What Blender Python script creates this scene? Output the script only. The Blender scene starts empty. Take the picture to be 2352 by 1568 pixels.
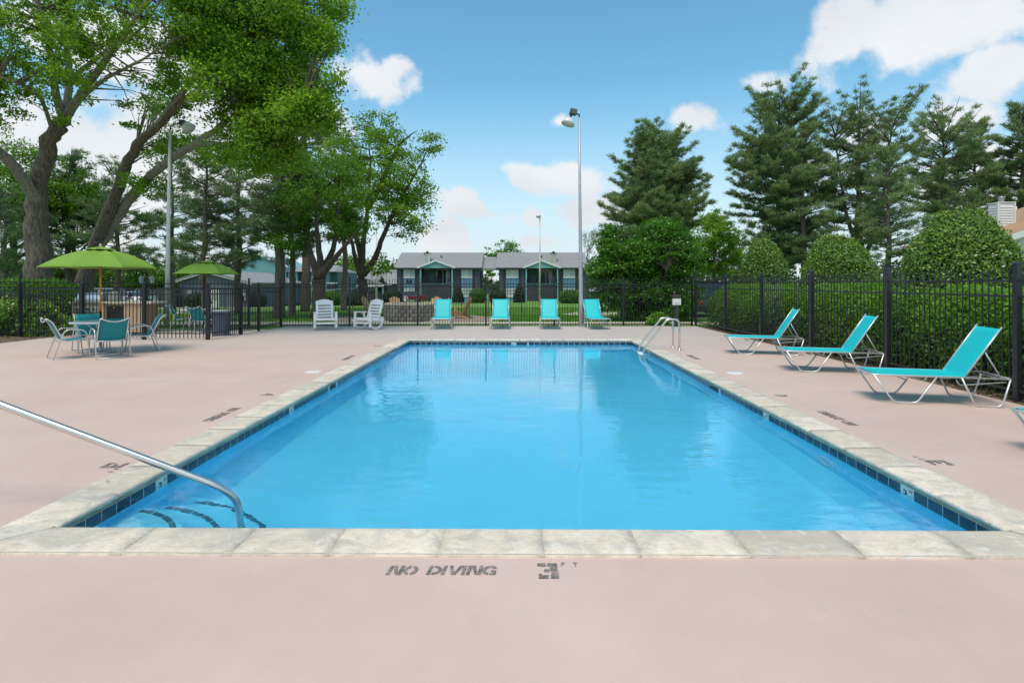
import bpy, math, random
import numpy as np
from mathutils import Vector, Matrix
R = math.radians
random.seed(7); rng = np.random.default_rng(11)
sc = bpy.context.scene; COL = sc.collection

# ---------------------------------------------------------------- camera
FPX = 1315.0; HZ = 650.0; CX = 1176.0; CAMH = 1.6; YAW = R(0.55)
cam = bpy.data.objects.new('camera', bpy.data.cameras.new('camera')); COL.objects.link(cam)
cam.location = (0, 0, CAMH); cam.rotation_euler = (R(90), 0, YAW)
cam.data.sensor_width = 36; cam.data.lens = 36*FPX/2352
cam.data.shift_y = -(784-HZ)/2352
cam.data.clip_start = 0.05; cam.data.clip_end = 3000
sc.camera = cam
CO, SI = math.cos(YAW), math.sin(YAW)
def W(x, y, d):
    "a photo point at distance d ahead of the camera, as a place in the world"
    u = (x-CX)/FPX; v = (HZ-y)/FPX
    return Vector((d*(u*CO-SI), d*(u*SI+CO), CAMH+v*d))
def G(x, y): return W(x, y, CAMH*FPX/(y-HZ))
def XY(x, d, z=0.0):
    p = W(x, HZ, d); return Vector((p.x, p.y, z))

# ---------------------------------------------------------------- world
SUN_EL, SUN_AZ = 68.0, 205.0     # azimuth clockwise from +Y
world = bpy.data.worlds.new("World"); sc.world = world; world.use_nodes = True
wn = world.node_tree.nodes; wl = world.node_tree.links; wn.clear()
def N(t, **k):
    n = wn.new(t)
    for a, b in k.items(): setattr(n, a, b)
    return n
def wmath(op, a, b=None, c=None, clamp=False):
    n = N('ShaderNodeMath', operation=op); n.use_clamp = clamp
    for i, s in enumerate((a, b, c)):
        if s is None: continue
        if isinstance(s, (int, float)): n.inputs[i].default_value = s
        else: wl.new(s, n.inputs[i])
    return n.outputs[0]
sky = N('ShaderNodeTexSky', sky_type='NISHITA', sun_disc=False)
sky.sun_elevation = R(SUN_EL); sky.sun_rotation = R(SUN_AZ)
sky.air_density = 1.0; sky.dust_density = 0.6; sky.ozone_density = 1.5
tint = N('ShaderNodeMix', data_type='RGBA', blend_type='MULTIPLY'); tint.inputs[0].default_value = 1
wl.new(sky.outputs[0], tint.inputs[6]); tint.inputs[7].default_value = (0.62, .99, 0.95, 1)
tc = N('ShaderNodeTexCoord')
sep = N('ShaderNodeSeparateXYZ'); wl.new(tc.outputs['Generated'], sep.inputs[0])
az = wmath('ARCTAN2', sep.outputs[0], sep.outputs[1]); el = wmath('ARCSINE', sep.outputs[2])
# billow noise in sky directions
nz = N('ShaderNodeTexNoise'); nz.inputs['Scale'].default_value = 13; nz.inputs['Detail'].default_value = 7; nz.inputs['Roughness'].default_value = .55
wl.new(tc.outputs['Generated'], nz.inputs['Vector'])
nz2 = N('ShaderNodeTexNoise'); nz2.inputs['Scale'].default_value = 3.1; nz2.inputs['Detail'].default_value = 6
mp = N('ShaderNodeMapping'); mp.inputs['Scale'].default_value = (1, 1, 2.2); mp.inputs['Location'].default_value = (3.3, 1.7, .4)
wl.new(tc.outputs['Generated'], mp.inputs[0]); wl.new(mp.outputs[0], nz2.inputs['Vector'])
def azel(x, y):
    v = W(x, y, 1.0)-Vector((0, 0, CAMH)); v.normalize()
    return math.atan2(v.x, v.y), math.asin(v.z)
CLOUDS = [(850, 185, 105, 62, 0), (905, 160, 45, 40, 0), (2150, 40, 320, 125, -6), (2290, 160, 160, 75, 0), (1935, 105, 90, 62, 10),
          (1735, 190, 52, 36, 0), (1592, 277, 50, 30, -25), (1200, 400, 68, 27, -22), (1085, 478, 88, 25, -12), (1070, 450, 30, 24, 0),
          (1330, 420, 80, 35, 0), (1360, 482, 70, 36, 0), (1010, 540, 70, 55, 0), (1287, 277, 42, 20, 0),
          (420, 330, 360, 150, 20), (120, 420, 260, 170, 0), (330, 130, 170, 90, 0), (90, 60, 90, 60, 0), (2190, 275, 90, 50, 0), (1990, 300, 70, 50, 0),
          (1222, 497, 26, 20, 0), (1245, 556, 50, 18, 0), (1850, 400, 120, 60, 0), (2250, 420, 200, 80, 0), (600, 250, 200, 120, 0)]
field = None
for (cx, cy, rx, ry, rot) in CLOUDS:
    a0, e0 = azel(cx, cy); a1, _ = azel(cx+rx, cy); _, e1 = azel(cx, cy-ry)
    ra = abs(a1-a0); re = abs(e1-e0)
    da = wmath('SUBTRACT', az, a0); de = wmath('SUBTRACT', el, e0)
    if rot:
        c_, s_ = math.cos(R(rot)), math.sin(R(rot))
        p = wmath('ADD', wmath('MULTIPLY', da, c_/ra), wmath('MULTIPLY', de, s_/ra))
        q = wmath('SUBTRACT', wmath('MULTIPLY', de, c_/re), wmath('MULTIPLY', da, s_/re))
    else:
        p = wmath('MULTIPLY', da, 1/ra); q = wmath('MULTIPLY', de, 1/re)
    d2 = wmath('SQRT', wmath('ADD', wmath('MULTIPLY', p, p), wmath('MULTIPLY', q, q)))
    m = wmath('MULTIPLY', wmath('SUBTRACT', 1.0, d2), 2.2 if rx > 140 else 1.1)
    field = m if field is None else wmath('SMOOTH_MAX', field, m, .15)
# scattered fair-weather clouds for the rest of the dome (behind and above)
back = wmath('MULTIPLY', wmath('SUBTRACT', nz2.outputs[0], .54), 4.0)
outm = N('ShaderNodeMapRange'); wl.new(sep.outputs[1], outm.inputs[0])
outm.inputs[1].default_value = .55; outm.inputs[2].default_value = .15; outm.inputs[3].default_value = -3; outm.inputs[4].default_value = 0
back = wmath('ADD', back, outm.outputs[0])
field = wmath('MAXIMUM', wmath('MAXIMUM', field, -1.5), back)
cl = wmath('ADD', field, wmath('MULTIPLY', wmath('SUBTRACT', nz.outputs[0], .5), 4.2))
sm = N('ShaderNodeMapRange', interpolation_type='SMOOTHSTEP'); wl.new(cl, sm.inputs[0])
sm.inputs[1].default_value = -.28; sm.inputs[2].default_value = .58; sm.inputs[3].default_value = 0; sm.inputs[4].default_value = .93
# pale band low at the horizon
hz = N('ShaderNodeMapRange', interpolation_type='SMOOTHSTEP'); wl.new(el, hz.inputs[0])
hz.inputs[1].default_value = -.02; hz.inputs[2].default_value = .35; hz.inputs[3].default_value = .95; hz.inputs[4].default_value = 0
mixh = N('ShaderNodeMix', data_type='RGBA'); wl.new(hz.outputs[0], mixh.inputs[0]); wl.new(tint.outputs[2], mixh.inputs[6]); mixh.inputs[7].default_value = (3.75, 4.1, 4.5, 1)
cr = N('ShaderNodeMapRange'); wl.new(nz2.outputs[0], cr.inputs[0]); cr.inputs[1].default_value = .3; cr.inputs[2].default_value = .7
ccol = N('ShaderNodeMix', data_type='RGBA'); wl.new(cr.outputs[0], ccol.inputs[0]); ccol.inputs[6].default_value = (3.75, 3.9, 4.1, 1); ccol.inputs[7].default_value = (4.9, 4.95, 5.0, 1)
mixc = N('ShaderNodeMix', data_type='RGBA'); wl.new(sm.outputs[0], mixc.inputs[0]); wl.new(mixh.outputs[2], mixc.inputs[6]); wl.new(ccol.outputs[2], mixc.inputs[7])
bg = N('ShaderNodeBackground'); bg.inputs[1].default_value = 0.107; wl.new(mixc.outputs[2], bg.inputs[0])
wo = N('ShaderNodeOutputWorld'); wl.new(bg.outputs[0], wo.inputs[0])
world.cycles.sampling_method = 'AUTOMATIC'

sun = bpy.data.objects.new('sun', bpy.data.lights.new('sun', 'SUN')); COL.objects.link(sun)
sun.data.energy = 1.5; sun.data.angle = R(26); sun.data.color = (1.0, .88, .74)
sd = Vector((math.sin(R(SUN_AZ))*math.cos(R(SUN_EL)), math.cos(R(SUN_AZ))*math.cos(R(SUN_EL)), math.sin(R(SUN_EL))))
sun.rotation_euler = sd.to_track_quat('Z', 'Y').to_euler()
sc.view_settings.view_transform = 'Standard'; sc.view_settings.look = 'None'; sc.view_settings.gamma = 1
sc.view_settings.exposure = 0.90; sc.view_settings.use_curve_mapping = False
sc.render.engine = 'CYCLES'; sc.cycles.use_denoising = True; sc.cycles.max_bounces = 14
sc.cycles.transmission_bounces = 8; sc.cycles.transparent_max_bounces = 12; sc.cycles.diffuse_bounces = 7
sc.cycles.caustics_refractive = True; sc.cycles.caustics_reflective = True; sc.cycles.sample_clamp_indirect = 6

# ---------------------------------------------------------------- helpers
def lin(r, g, b):
    f = lambda c: (c/255/12.92) if c/255 <= .04045 else ((c/255+.055)/1.055)**2.4
    return (f(r), f(g), f(b))
MATS = {}
def mat(name, rgb, rough=.6, metal=0.0, var=0.0, vscale=6.0, rgb2=None, bump=0.0, bscale=40.0, stretch=None, spec=None, coat=0, rand=0.0, translucent=0.0, space='Object', detail=5):
    if name in MATS: return MATS[name]
    m = bpy.data.materials.new(name); m.use_nodes = True; nt = m.node_tree; n = nt.nodes; l = nt.links
    b = n['Principled BSDF']; b.inputs['Roughness'].default_value = rough; b.inputs['Metallic'].default_value = metal
    if spec is not None: b.inputs['Specular IOR Level'].default_value = spec
    if coat: b.inputs['Coat Weight'].default_value = coat; b.inputs['Coat Roughness'].default_value = .1
    b.inputs['Base Color'].default_value = (*rgb, 1)
    t = n.new('ShaderNodeTexCoord'); src = t.outputs[space] if space in t.outputs else t.outputs['Object']
    if space == 'World':
        g = n.new('ShaderNodeNewGeometry'); src = g.outputs['Position']
    if stretch:
        mpn = n.new('ShaderNodeMapping'); mpn.inputs['Scale'].default_value = stretch; l.new(src, mpn.inputs[0]); src = mpn.outputs[0]
    col = None
    if var or rgb2:
        nn = n.new('ShaderNodeTexNoise'); nn.inputs['Scale'].default_value = vscale; nn.inputs['Detail'].default_value = detail; nn.inputs['Roughness'].default_value = .62
        l.new(src, nn.inputs['Vector'])
        r_ = n.new('ShaderNodeMapRange'); r_.inputs[1].default_value = .32; r_.inputs[2].default_value = .68; l.new(nn.outputs[0], r_.inputs[0])
        mx = n.new('ShaderNodeMix'); mx.data_type = 'RGBA'; l.new(r_.outputs[0], mx.inputs[0])
        c2 = rgb2 if rgb2 else tuple(min(1, c*(1+var)) for c in rgb)
        c1 = rgb if rgb2 else tuple(c*(1-var) for c in rgb)
        mx.inputs[6].default_value = (*c1, 1); mx.inputs[7].default_value = (*c2, 1); col = mx.outputs[2]
    if rand:
        oi = n.new('ShaderNodeObjectInfo'); rr = n.new('ShaderNodeMapRange'); l.new(oi.outputs['Random'], rr.inputs[0])
        rr.inputs[3].default_value = 1-rand; rr.inputs[4].default_value = 1+rand
        mm = n.new('ShaderNodeMix'); mm.data_type = 'RGBA'; mm.blend_type = 'MULTIPLY'; mm.inputs[0].default_value = 1
        if col: l.new(col, mm.inputs[6])
        else: mm.inputs[6].default_value = (*rgb, 1)
        cb = n.new('ShaderNodeCombineColor'); [l.new(rr.outputs[0], cb.inputs[i]) for i in range(3)]; l.new(cb.outputs[0], mm.inputs[7]); col = mm.outputs[2]
    if col: l.new(col, b.inputs['Base Color'])
    if bump:
        bn = n.new('ShaderNodeTexNoise'); bn.inputs['Scale'].default_value = bscale; bn.inputs['Detail'].default_value = 6; l.new(src, bn.inputs['Vector'])
        bp = n.new('ShaderNodeBump'); bp.inputs['Strength'].default_value = bump; bp.inputs['Distance'].default_value = .02
        l.new(bn.outputs[0], bp.inputs['Height']); l.new(bp.outputs[0], b.inputs['Normal'])
    if translucent:
        tr = n.new('ShaderNodeBsdfTranslucent'); ms = n.new('ShaderNodeMixShader'); ms.inputs[0].default_value = translucent
        if col: l.new(col, tr.inputs[0])
        else: tr.inputs[0].default_value = (*rgb, 1)
        l.new(b.outputs[0], ms.inputs[1]); l.new(tr.outputs[0], ms.inputs[2]); l.new(ms.outputs[0], n['Material Output'].inputs[0])
    MATS[name] = m; return m
def leafmat(name, c1, c2, rough=.5, tr=.35, spec=.3):
    "leaf colour varies leaf by leaf through the 'tone' value"
    m = bpy.data.materials.new(name); m.use_nodes = True; nt = m.node_tree; n = nt.nodes; l = nt.links
    b = n['Principled BSDF']; b.inputs['Roughness'].default_value = rough; b.inputs['Specular IOR Level'].default_value = spec
    a = n.new('ShaderNodeAttribute'); a.attribute_name = 'tone'
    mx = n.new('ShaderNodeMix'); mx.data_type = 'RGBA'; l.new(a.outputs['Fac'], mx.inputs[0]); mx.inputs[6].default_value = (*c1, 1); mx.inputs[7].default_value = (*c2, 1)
    l.new(mx.outputs[2], b.inputs['Base Color'])
    t = n.new('ShaderNodeBsdfTranslucent'); l.new(mx.outputs[2], t.inputs[0])
    ms = n.new('ShaderNodeMixShader'); ms.inputs[0].default_value = tr
    l.new(b.outputs[0], ms.inputs[1]); l.new(t.outputs[0], ms.inputs[2]); l.new(ms.outputs[0], n['Material Output'].inputs[0])
    return m

class MB:
    def __init__(s): s.v = []; s.f = []
    def add(s, vs, fs):
        o = len(s.v); s.v += [tuple(v) for v in vs]; s.f += [tuple(i+o for i in f) for f in fs]; return s
    def box(s, c, d, rz=0.0, M=None):
        hx, hy, hz = d[0]/2, d[1]/2, d[2]/2
        m = M if M is not None else Matrix.Rotation(rz, 3, 'Z'); c = Vector(c)
        vs = [c + m @ Vector((x, y, z)) for x in (-hx, hx) for y in (-hy, hy) for z in (-hz, hz)]
        return s.add(vs, [(0, 1, 3, 2), (4, 6, 7, 5), (0, 4, 5, 1), (2, 3, 7, 6), (0, 2, 6, 4), (1, 5, 7, 3)])
    def bb(s, x0, x1, y0, y1, z0, z1): return s.box(((x0+x1)/2, (y0+y1)/2, (z0+z1)/2), (abs(x1-x0), abs(y1-y0), abs(z1-z0)))
    def beam(s, a, b, w, h, up=(0, 0, 1)):
        a, b = Vector(a), Vector(b); d = b-a; L = d.length; x = d/L; u = Vector(up)
        if abs(x.dot(u)) > .99: u = Vector((0, 1, 0))
        y = u.cross(x).normalized(); z = x.cross(y)
        m = Matrix((x, y, z)).transposed(); return s.box((a+b)/2, (L, w, h), M=m)
    def tube(s, pts, r, n=8, cap=True, closed=False):
        pts = [Vector(p) for p in pts]; k = len(pts)
        rs = r if isinstance(r, (list, tuple)) else [r]*k
        if closed: tang = [(pts[(i+1) % k]-pts[i-1]).normalized() for i in range(k)]
        else: tang = [(pts[min(i+1, k-1)]-pts[max(i-1, 0)]).normalized() for i in range(k)]
        u = tang[0].orthogonal().normalized(); vs = []
        for i in range(k):
            if i: u = (u - tang[i]*u.dot(tang[i])).normalized()
            w = tang[i].cross(u)
            for j in range(n):
                a = 2*math.pi*j/n; vs.append(pts[i] + (u*math.cos(a)+w*math.sin(a))*rs[i])
        fs = []
        for i in range(k if closed else k-1):
            for j in range(n):
                i2 = (i+1) % k; fs.append((i*n+j, i*n+(j+1) % n, i2*n+(j+1) % n, i2*n+j))
        if cap and not closed: fs += [tuple(range(n-1, -1, -1)), tuple((k-1)*n+j for j in range(n))]
        return s.add(vs, fs)
    def lathe(s, prof, n=24, c=(0, 0, 0), cap=True):
        vs = []; fs = []; c = Vector(c)
        for (r, z) in prof:
            for j in range(n): a = 2*math.pi*j/n; vs.append(c+Vector((r*math.cos(a), r*math.sin(a), z)))
        for i in range(len(prof)-1):
            for j in range(n): fs.append((i*n+j, i*n+(j+1) % n, (i+1)*n+(j+1) % n, (i+1)*n+j))
        if cap: fs += [tuple(range(n-1, -1, -1)), tuple((len(prof)-1)*n+j for j in range(n))]
        return s.add(vs, fs)
    def prism(s, poly, depth, M=None):
        "poly: 2D points in local xz, extruded along y"
        k = len(poly); m = M if M is not None else Matrix.Identity(4)
        vs = [m @ Vector((x, 0, z)) for x, z in poly] + [m @ Vector((x, depth, z)) for x, z in poly]
        fs = [tuple(range(k)), tuple(range(2*k-1, k-1, -1))] + [(i, i+k, (i+1) % k+k, (i+1) % k) for i in range(k)]
        return s.add(vs, fs)
    def mesh(s, name, m, smooth=False):
        me = bpy.data.meshes.new(name); me.from_pydata(s.v, [], s.f)
        if m: me.materials.append(m)
        if smooth: me.polygons.foreach_set('use_smooth', [True]*len(me.polygons))
        return me
    def obj(s, name, m, parent=None, smooth=False, bevel=0.0, loc=None, rot=None):
        o = bpy.data.objects.new(name, s.mesh(name, m, smooth)); COL.objects.link(o)
        if parent: o.parent = parent
        if loc is not None: o.location = loc
        if rot is not None: o.rotation_euler = rot
        if bevel:
            bv = o.modifiers.new('bevel', 'BEVEL'); bv.width = bevel; bv.segments = 2; bv.limit_method = 'ANGLE'
        return o
def smoothpath(pts, rad=.08, n=4):
    "round the corners of a polyline"
    pts = [Vector(p) for p in pts]; out = [pts[0]]
    for i in range(1, len(pts)-1):
        p = pts[i]; a = pts[i-1]-p; b = pts[i+1]-p
        t = min(rad, a.length*.45, b.length*.45); A = p+a.normalized()*t; B = p+b.normalized()*t
        for k in range(n+1):
            f = k/n; out.append(A*(1-f)**2 + p*2*f*(1-f) + B*f*f)
    return out+[pts[-1]]
def tag(o, label=None, cat=None, group=None, kind=None):
    if label: o['label'] = label
    if cat: o['category'] = cat
    if group: o['group'] = group
    if kind: o['kind'] = kind
    return o
def thing(name, label, cat, loc=(0, 0, 0), rz=0.0, group=None):
    o = bpy.data.objects.new(name, None); o.empty_display_size = .1; COL.objects.link(o)
    o.location = loc; o.rotation_euler = (0, 0, rz); return tag(o, label, cat, group)
def share(me, name, parent, loc, rot=(0, 0, 0), scale=None):
    o = bpy.data.objects.new(name, me); COL.objects.link(o); o.parent = parent; o.location = loc; o.rotation_euler = rot
    if scale: o.scale = scale
    return o
def dup(root, loc, rz, label, group=None):
    def cp(o, par):
        c = o.copy(); COL.objects.link(c); c.parent = par
        for ch in kids.get(o.name, []): cp(ch, c)
        return c
    kids = {}
    def walk(o):
        kids[o.name] = list(o.children)
        for ch in o.children: walk(ch)
    walk(root); c = cp(root, None); c.location = loc; c.rotation_euler = (0, 0, rz); c['label'] = label
    if group: c['group'] = group
    return c
def text(body, size, m, parent, loc, rot, name='numeral', ext=.001, align='CENTER'):
    cu = bpy.data.curves.new(name, 'FONT'); cu.body = body; cu.size = size; cu.extrude = ext; cu.align_x = align; cu.align_y = 'CENTER'; cu.resolution_u = 3
    cu.materials.append(m); o = bpy.data.objects.new(name, cu); me = bpy.data.meshes.new_from_object(o); bpy.data.objects.remove(o); me.name = name
    o = bpy.data.objects.new(name, me); COL.objects.link(o); o.parent = parent; o.location = loc; o.rotation_euler = rot; return o
def npmesh(name, verts, k, m, parent=None, tone=None):
    "a mesh of separate k-gons, verts (n*k, 3)"
    nv = len(verts); nf = nv//k; me = bpy.data.meshes.new(name)
    me.vertices.add(nv); me.vertices.foreach_set('co', np.asarray(verts, np.float32).ravel())
    me.loops.add(nv); me.loops.foreach_set('vertex_index', np.arange(nv, dtype=np.int32))
    me.polygons.add(nf); me.polygons.foreach_set('loop_start', np.arange(0, nv, k, dtype=np.int32))
    if m: me.materials.append(m)
    me.update(calc_edges=True)
    if tone is not None:
        at = me.attributes.new('tone', 'FLOAT', 'FACE'); at.data.foreach_set('value', np.asarray(tone, np.float32))
    o = bpy.data.objects.new(name, me); COL.objects.link(o)
    if parent: o.parent = parent
    return o
def unit(a): return a/np.maximum(np.linalg.norm(a, axis=1, keepdims=True), 1e-9)
def leaves(name, cen, size, m, parent=None, tone=None, nrm=None, jitter=1.0, aspect=.62, droop=0.25):
    "one folded rhombic leaf per centre"
    n = len(cen); d = unit(rng.normal(size=(n, 3))+np.array([0, 0, -droop]))
    if nrm is None: up = rng.normal(size=(n, 3))+np.array([0, 0, .9])
    else: up = nrm+rng.normal(size=(n, 3))*jitter
    up = unit(up); d = unit(d-up*(d*up).sum(1, keepdims=True)); s = np.cross(up, d)
    sz = size*rng.uniform(.65, 1.3, (n, 1))
    a = cen-d*sz*.5; c = cen+d*sz*.55; b = cen+s*sz*aspect*.5+up*sz*.07; e = cen-s*sz*aspect*.5+up*sz*.07
    v = np.stack([a, b, c, e], 1).reshape(-1, 3)
    if tone is None: tone = rng.uniform(0, 1, n)
    return npmesh(name, v, 4, m, parent, np.clip(tone, 0, 1))
# ---------------------------------------------------------------- materials
m_deck = mat('deck_paint', (.57, .413, .352), .62, rgb2=(.652, .488, .418), vscale=.55, bump=.12, bscale=220, space='World', detail=8)
nt = m_deck.node_tree
def deck_layers():
    n, l = nt.nodes, nt.links; b = n['Principled BSDF']; src = b.inputs['Base Color'].links[0].from_socket
    g = n.new('ShaderNodeNewGeometry'); sp = n.new('ShaderNodeSeparateXYZ'); l.new(g.outputs['Position'], sp.inputs[0])
    def mixin(src, fac, col, mul=1.0):
        mx = n.new('ShaderNodeMix'); mx.data_type = 'RGBA'; l.new(fac, mx.inputs[0]); l.new(src, mx.inputs[6]); mx.inputs[7].default_value = (*col, 1); return mx.outputs[2]
    def rng_(s, a, b_, c=0, d=1):
        r = n.new('ShaderNodeMapRange'); r.interpolation_type = 'SMOOTHSTEP'; l.new(s, r.inputs[0]); r.inputs[1].default_value = a; r.inputs[2].default_value = b_; r.inputs[3].default_value = c; r.inputs[4].default_value = d; return r.outputs[0]
    # bare grey concrete where the pink paint has worn at the far end
    w = n.new('ShaderNodeTexNoise'); w.inputs['Scale'].default_value = .35; w.inputs['Detail'].default_value = 7
    mp_ = n.new('ShaderNodeMapping'); mp_.inputs['Scale'].default_value = (.5, 1.6, 1); l.new(g.outputs['Position'], mp_.inputs[0]); l.new(mp_.outputs[0], w.inputs[0])
    ad = n.new('ShaderNodeMath'); ad.operation = 'MULTIPLY_ADD'; l.new(w.outputs[0], ad.inputs[0]); ad.inputs[1].default_value = 9; l.new(sp.outputs[1], ad.inputs[2])
    src = mixin(src, rng_(ad.outputs[0], 15, 24, 0, .75), (.50, .45, .41))
    # fine speckle, faint stains
    sp1 = n.new('ShaderNodeTexNoise'); sp1.inputs['Scale'].default_value = 60; sp1.inputs['Detail'].default_value = 4; l.new(g.outputs['Position'], sp1.inputs[0])
    src = mixin(src, rng_(sp1.outputs[0], .62, .78, 0, .35), (.36, .27, .24))
    st = n.new('ShaderNodeTexNoise'); st.inputs['Scale'].default_value = 1.7; st.inputs['Detail'].default_value = 9; st.inputs['Roughness'].default_value = .75; l.new(g.outputs['Position'], st.inputs[0])
    src = mixin(src, rng_(st.outputs[0], .52, .74, 0, .28), (.42, .34, .28))
    s3 = n.new('ShaderNodeTexNoise'); s3.inputs['Scale'].default_value = 4.5; s3.inputs['Detail'].default_value = 10; s3.inputs['Roughness'].default_value = .8; l.new(g.outputs['Position'], s3.inputs[0])
    src = mixin(src, rng_(s3.outputs[0], .56, .70, 0, .25), (.70, .60, .54))
    l.new(src, b.inputs['Base Color'])
deck_layers()
m_stone = mat('travertine', (.63, .525, .405), .62, rgb2=(.76, .66, .54), vscale=7, bump=.55, bscale=26, rand=.17, detail=9, stretch=(1, 1.6, 1))
def stone_layers():
    n, l = m_stone.node_tree.nodes, m_stone.node_tree.links; b = n['Principled BSDF']; src = b.inputs['Base Color'].links[0].from_socket
    g = n.new('ShaderNodeNewGeometry'); oi = n.new('ShaderNodeObjectInfo')
    ad = n.new('ShaderNodeVectorMath'); ad.operation = 'ADD'; l.new(g.outputs['Position'], ad.inputs[0])
    ml = n.new('ShaderNodeMath'); ml.operation = 'MULTIPLY'; l.new(oi.outputs['Random'], ml.inputs[0]); ml.inputs[1].default_value = 37
    l.new(ml.outputs[0], ad.inputs[1])
    for sc_, a, b_, amt, col in ((3.0, .47, .62, .7, (.47, .43, .37)), (16, .52, .66, .5, (.56, .47, .35)), (9, .58, .7, .6, (.82, .78, .71)), (75, .60, .72, .55, (.30, .26, .20))):
        t = n.new('ShaderNodeTexNoise'); t.inputs['Scale'].default_value = sc_; t.inputs['Detail'].default_value = 7; t.inputs['Distortion'].default_value = 1.2; l.new(ad.outputs[0], t.inputs[0])
        r = n.new('ShaderNodeMapRange'); l.new(t.outputs[0], r.inputs[0]); r.inputs[1].default_value = a; r.inputs[2].default_value = b_; r.inputs[4].default_value = amt
        mx = n.new('ShaderNodeMix'); mx.data_type = 'RGBA'; l.new(r.outputs[0], mx.inputs[0]); l.new(src, mx.inputs[6]); mx.inputs[7].default_value = (*col, 1); src = mx.outputs[2]
    l.new(src, b.inputs['Base Color'])
stone_layers()
m_mortar = mat('mortar', (.36, .33, .20), .8, var=.3, vscale=12, bump=.3)
m_tile = mat('glazed_tile', (.022, .045, .085), .14, var=.5, vscale=9, rand=.35, stretch=(1, 1, 6))
m_grout = mat('grout', (.60, .66, .68), .7)
m_tilew = mat('white_tile', (.72, .72, .66), .25, var=.06)
m_ink = mat('black_ink', (.012, .012, .014), .5)
m_plaster = mat('pool_plaster', (.17, .70, .94), .7, rgb2=(.20, .74, .96), vscale=1.2, space='World')
m_steel = mat('stainless_steel', (.70, .67, .62), .28, 1.0, var=.06)
m_frame = mat('silver_frame', (.62, .62, .61), .32, .55)
m_white = mat('white_plastic', (.80, .79, .78), .38, var=.03)
m_sling = mat('turquoise_sling', (.0, .52, .54), .5, var=.06, vscale=300, bump=.15, bscale=500)
m_slingd = mat('teal_sling', (.0, .25, .29), .55, var=.08, vscale=300, bump=.15, bscale=500, translucent=.12)
m_iron = mat('black_iron', (.012, .012, .015), .4, var=.25, vscale=14, spec=.5)
m_irong = mat('grey_black_iron', (.024, .027, .034), .38, var=.3, vscale=10, spec=.6)
m_cut = mat('stencil_paint', (.06, .062, .062), .7, rgb2=(.36, .29, .26), vscale=24)
m_skim = mat('skimmer_dark', (.01, .02, .035), .4)
m_conc = mat('path_concrete', (.52, .47, .36), .75, var=.12, vscale=2, bump=.1, space='World')
m_asph = mat('asphalt', (.10, .10, .105), .85, var=.2, vscale=2, space='World')
m_mulch = mat('mulch', (.20, .14, .095), .9, rgb2=(.42, .33, .24), vscale=26, bump=.9, bscale=60, space='World')
m_soil = mat('bed_litter', (.05, .036, .024), .9, rgb2=(.20, .15, .10), vscale=30, bump=.9, bscale=50, space='World')
m_grass = mat('lawn_grass', (.065, .165, .012), .8, rgb2=(.155, .32, .028), vscale=.9, bump=.9, bscale=70, space='World', detail=12)
m_blade = leafmat('grass_blade', (.05, .14, .01), (.20, .40, .035), .5, .3)

# ---------------------------------------------------------------- ground
def gz(Y, X=0):
    t = min(1, max(0, (Y-21.8)/58)); return -.05 - .95*t*t*(3-2*t)
PX0, PX1, PY0, PY1 = -3.0, 3.14, 3.70, 15.94          # the pool's inner edge
DX0, DX1, DY0, DY1, DY2, DXS = -13.75, 6.62, -6.0, 19.7, 21.35, -8.55
xs = [-400, -250, -150, -100, -70, -50, -35, -25, -18, DX0+.3, -8, -3, 0, 3, DX1-.3, 9, 12, 18, 25, 40, 60, 100, 160, 260, 400]
ys = [-120, -60, -25, DY0+.3, 0, 5, 10, 15, DY1-.3, 21.8]+[21.8+i*3 for i in range(1, 21)]+[95, 120, 170, 260, 420, 800]
vs = [(x, y, gz(y)) for y in ys for x in xs]; fs = []
for j in range(len(ys)-1):
    for i in range(len(xs)-1):
        if xs[i] >= DX0+.2 and xs[i+1] <= DX1-.2 and ys[j] >= DY0+.2 and ys[j+1] <= DY1-.2: continue
        a = j*len(xs)+i; fs.append((a, a+1, a+1+len(xs), a+len(xs)))
g = MB().add(vs, fs).obj('ground', m_grass, smooth=True); tag(g, 'green mown lawn falling gently away beyond the pool fence', 'lawn', kind='structure')
# deck: slabs round the pool opening
cw = .36
d = MB()
ox0, ox1, oy0, oy1 = PX0-cw+.02, PX1+cw-.02, PY0-cw+.02, PY1+cw-.02
for (a, b, c, e) in ((DX0, ox0, DY0, DY1), (ox1, DX1, DY0, DY1), (ox0, ox1, DY0, oy0), (ox0, ox1, oy1, DY1), (DXS, DX1, DY1, DY2)):
    d.bb(a, b, c, e, -.30, 0)
dk = tag(d.obj('pool_deck', m_deck), 'pink painted concrete deck round the swimming pool', 'deck', kind='structure')
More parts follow.
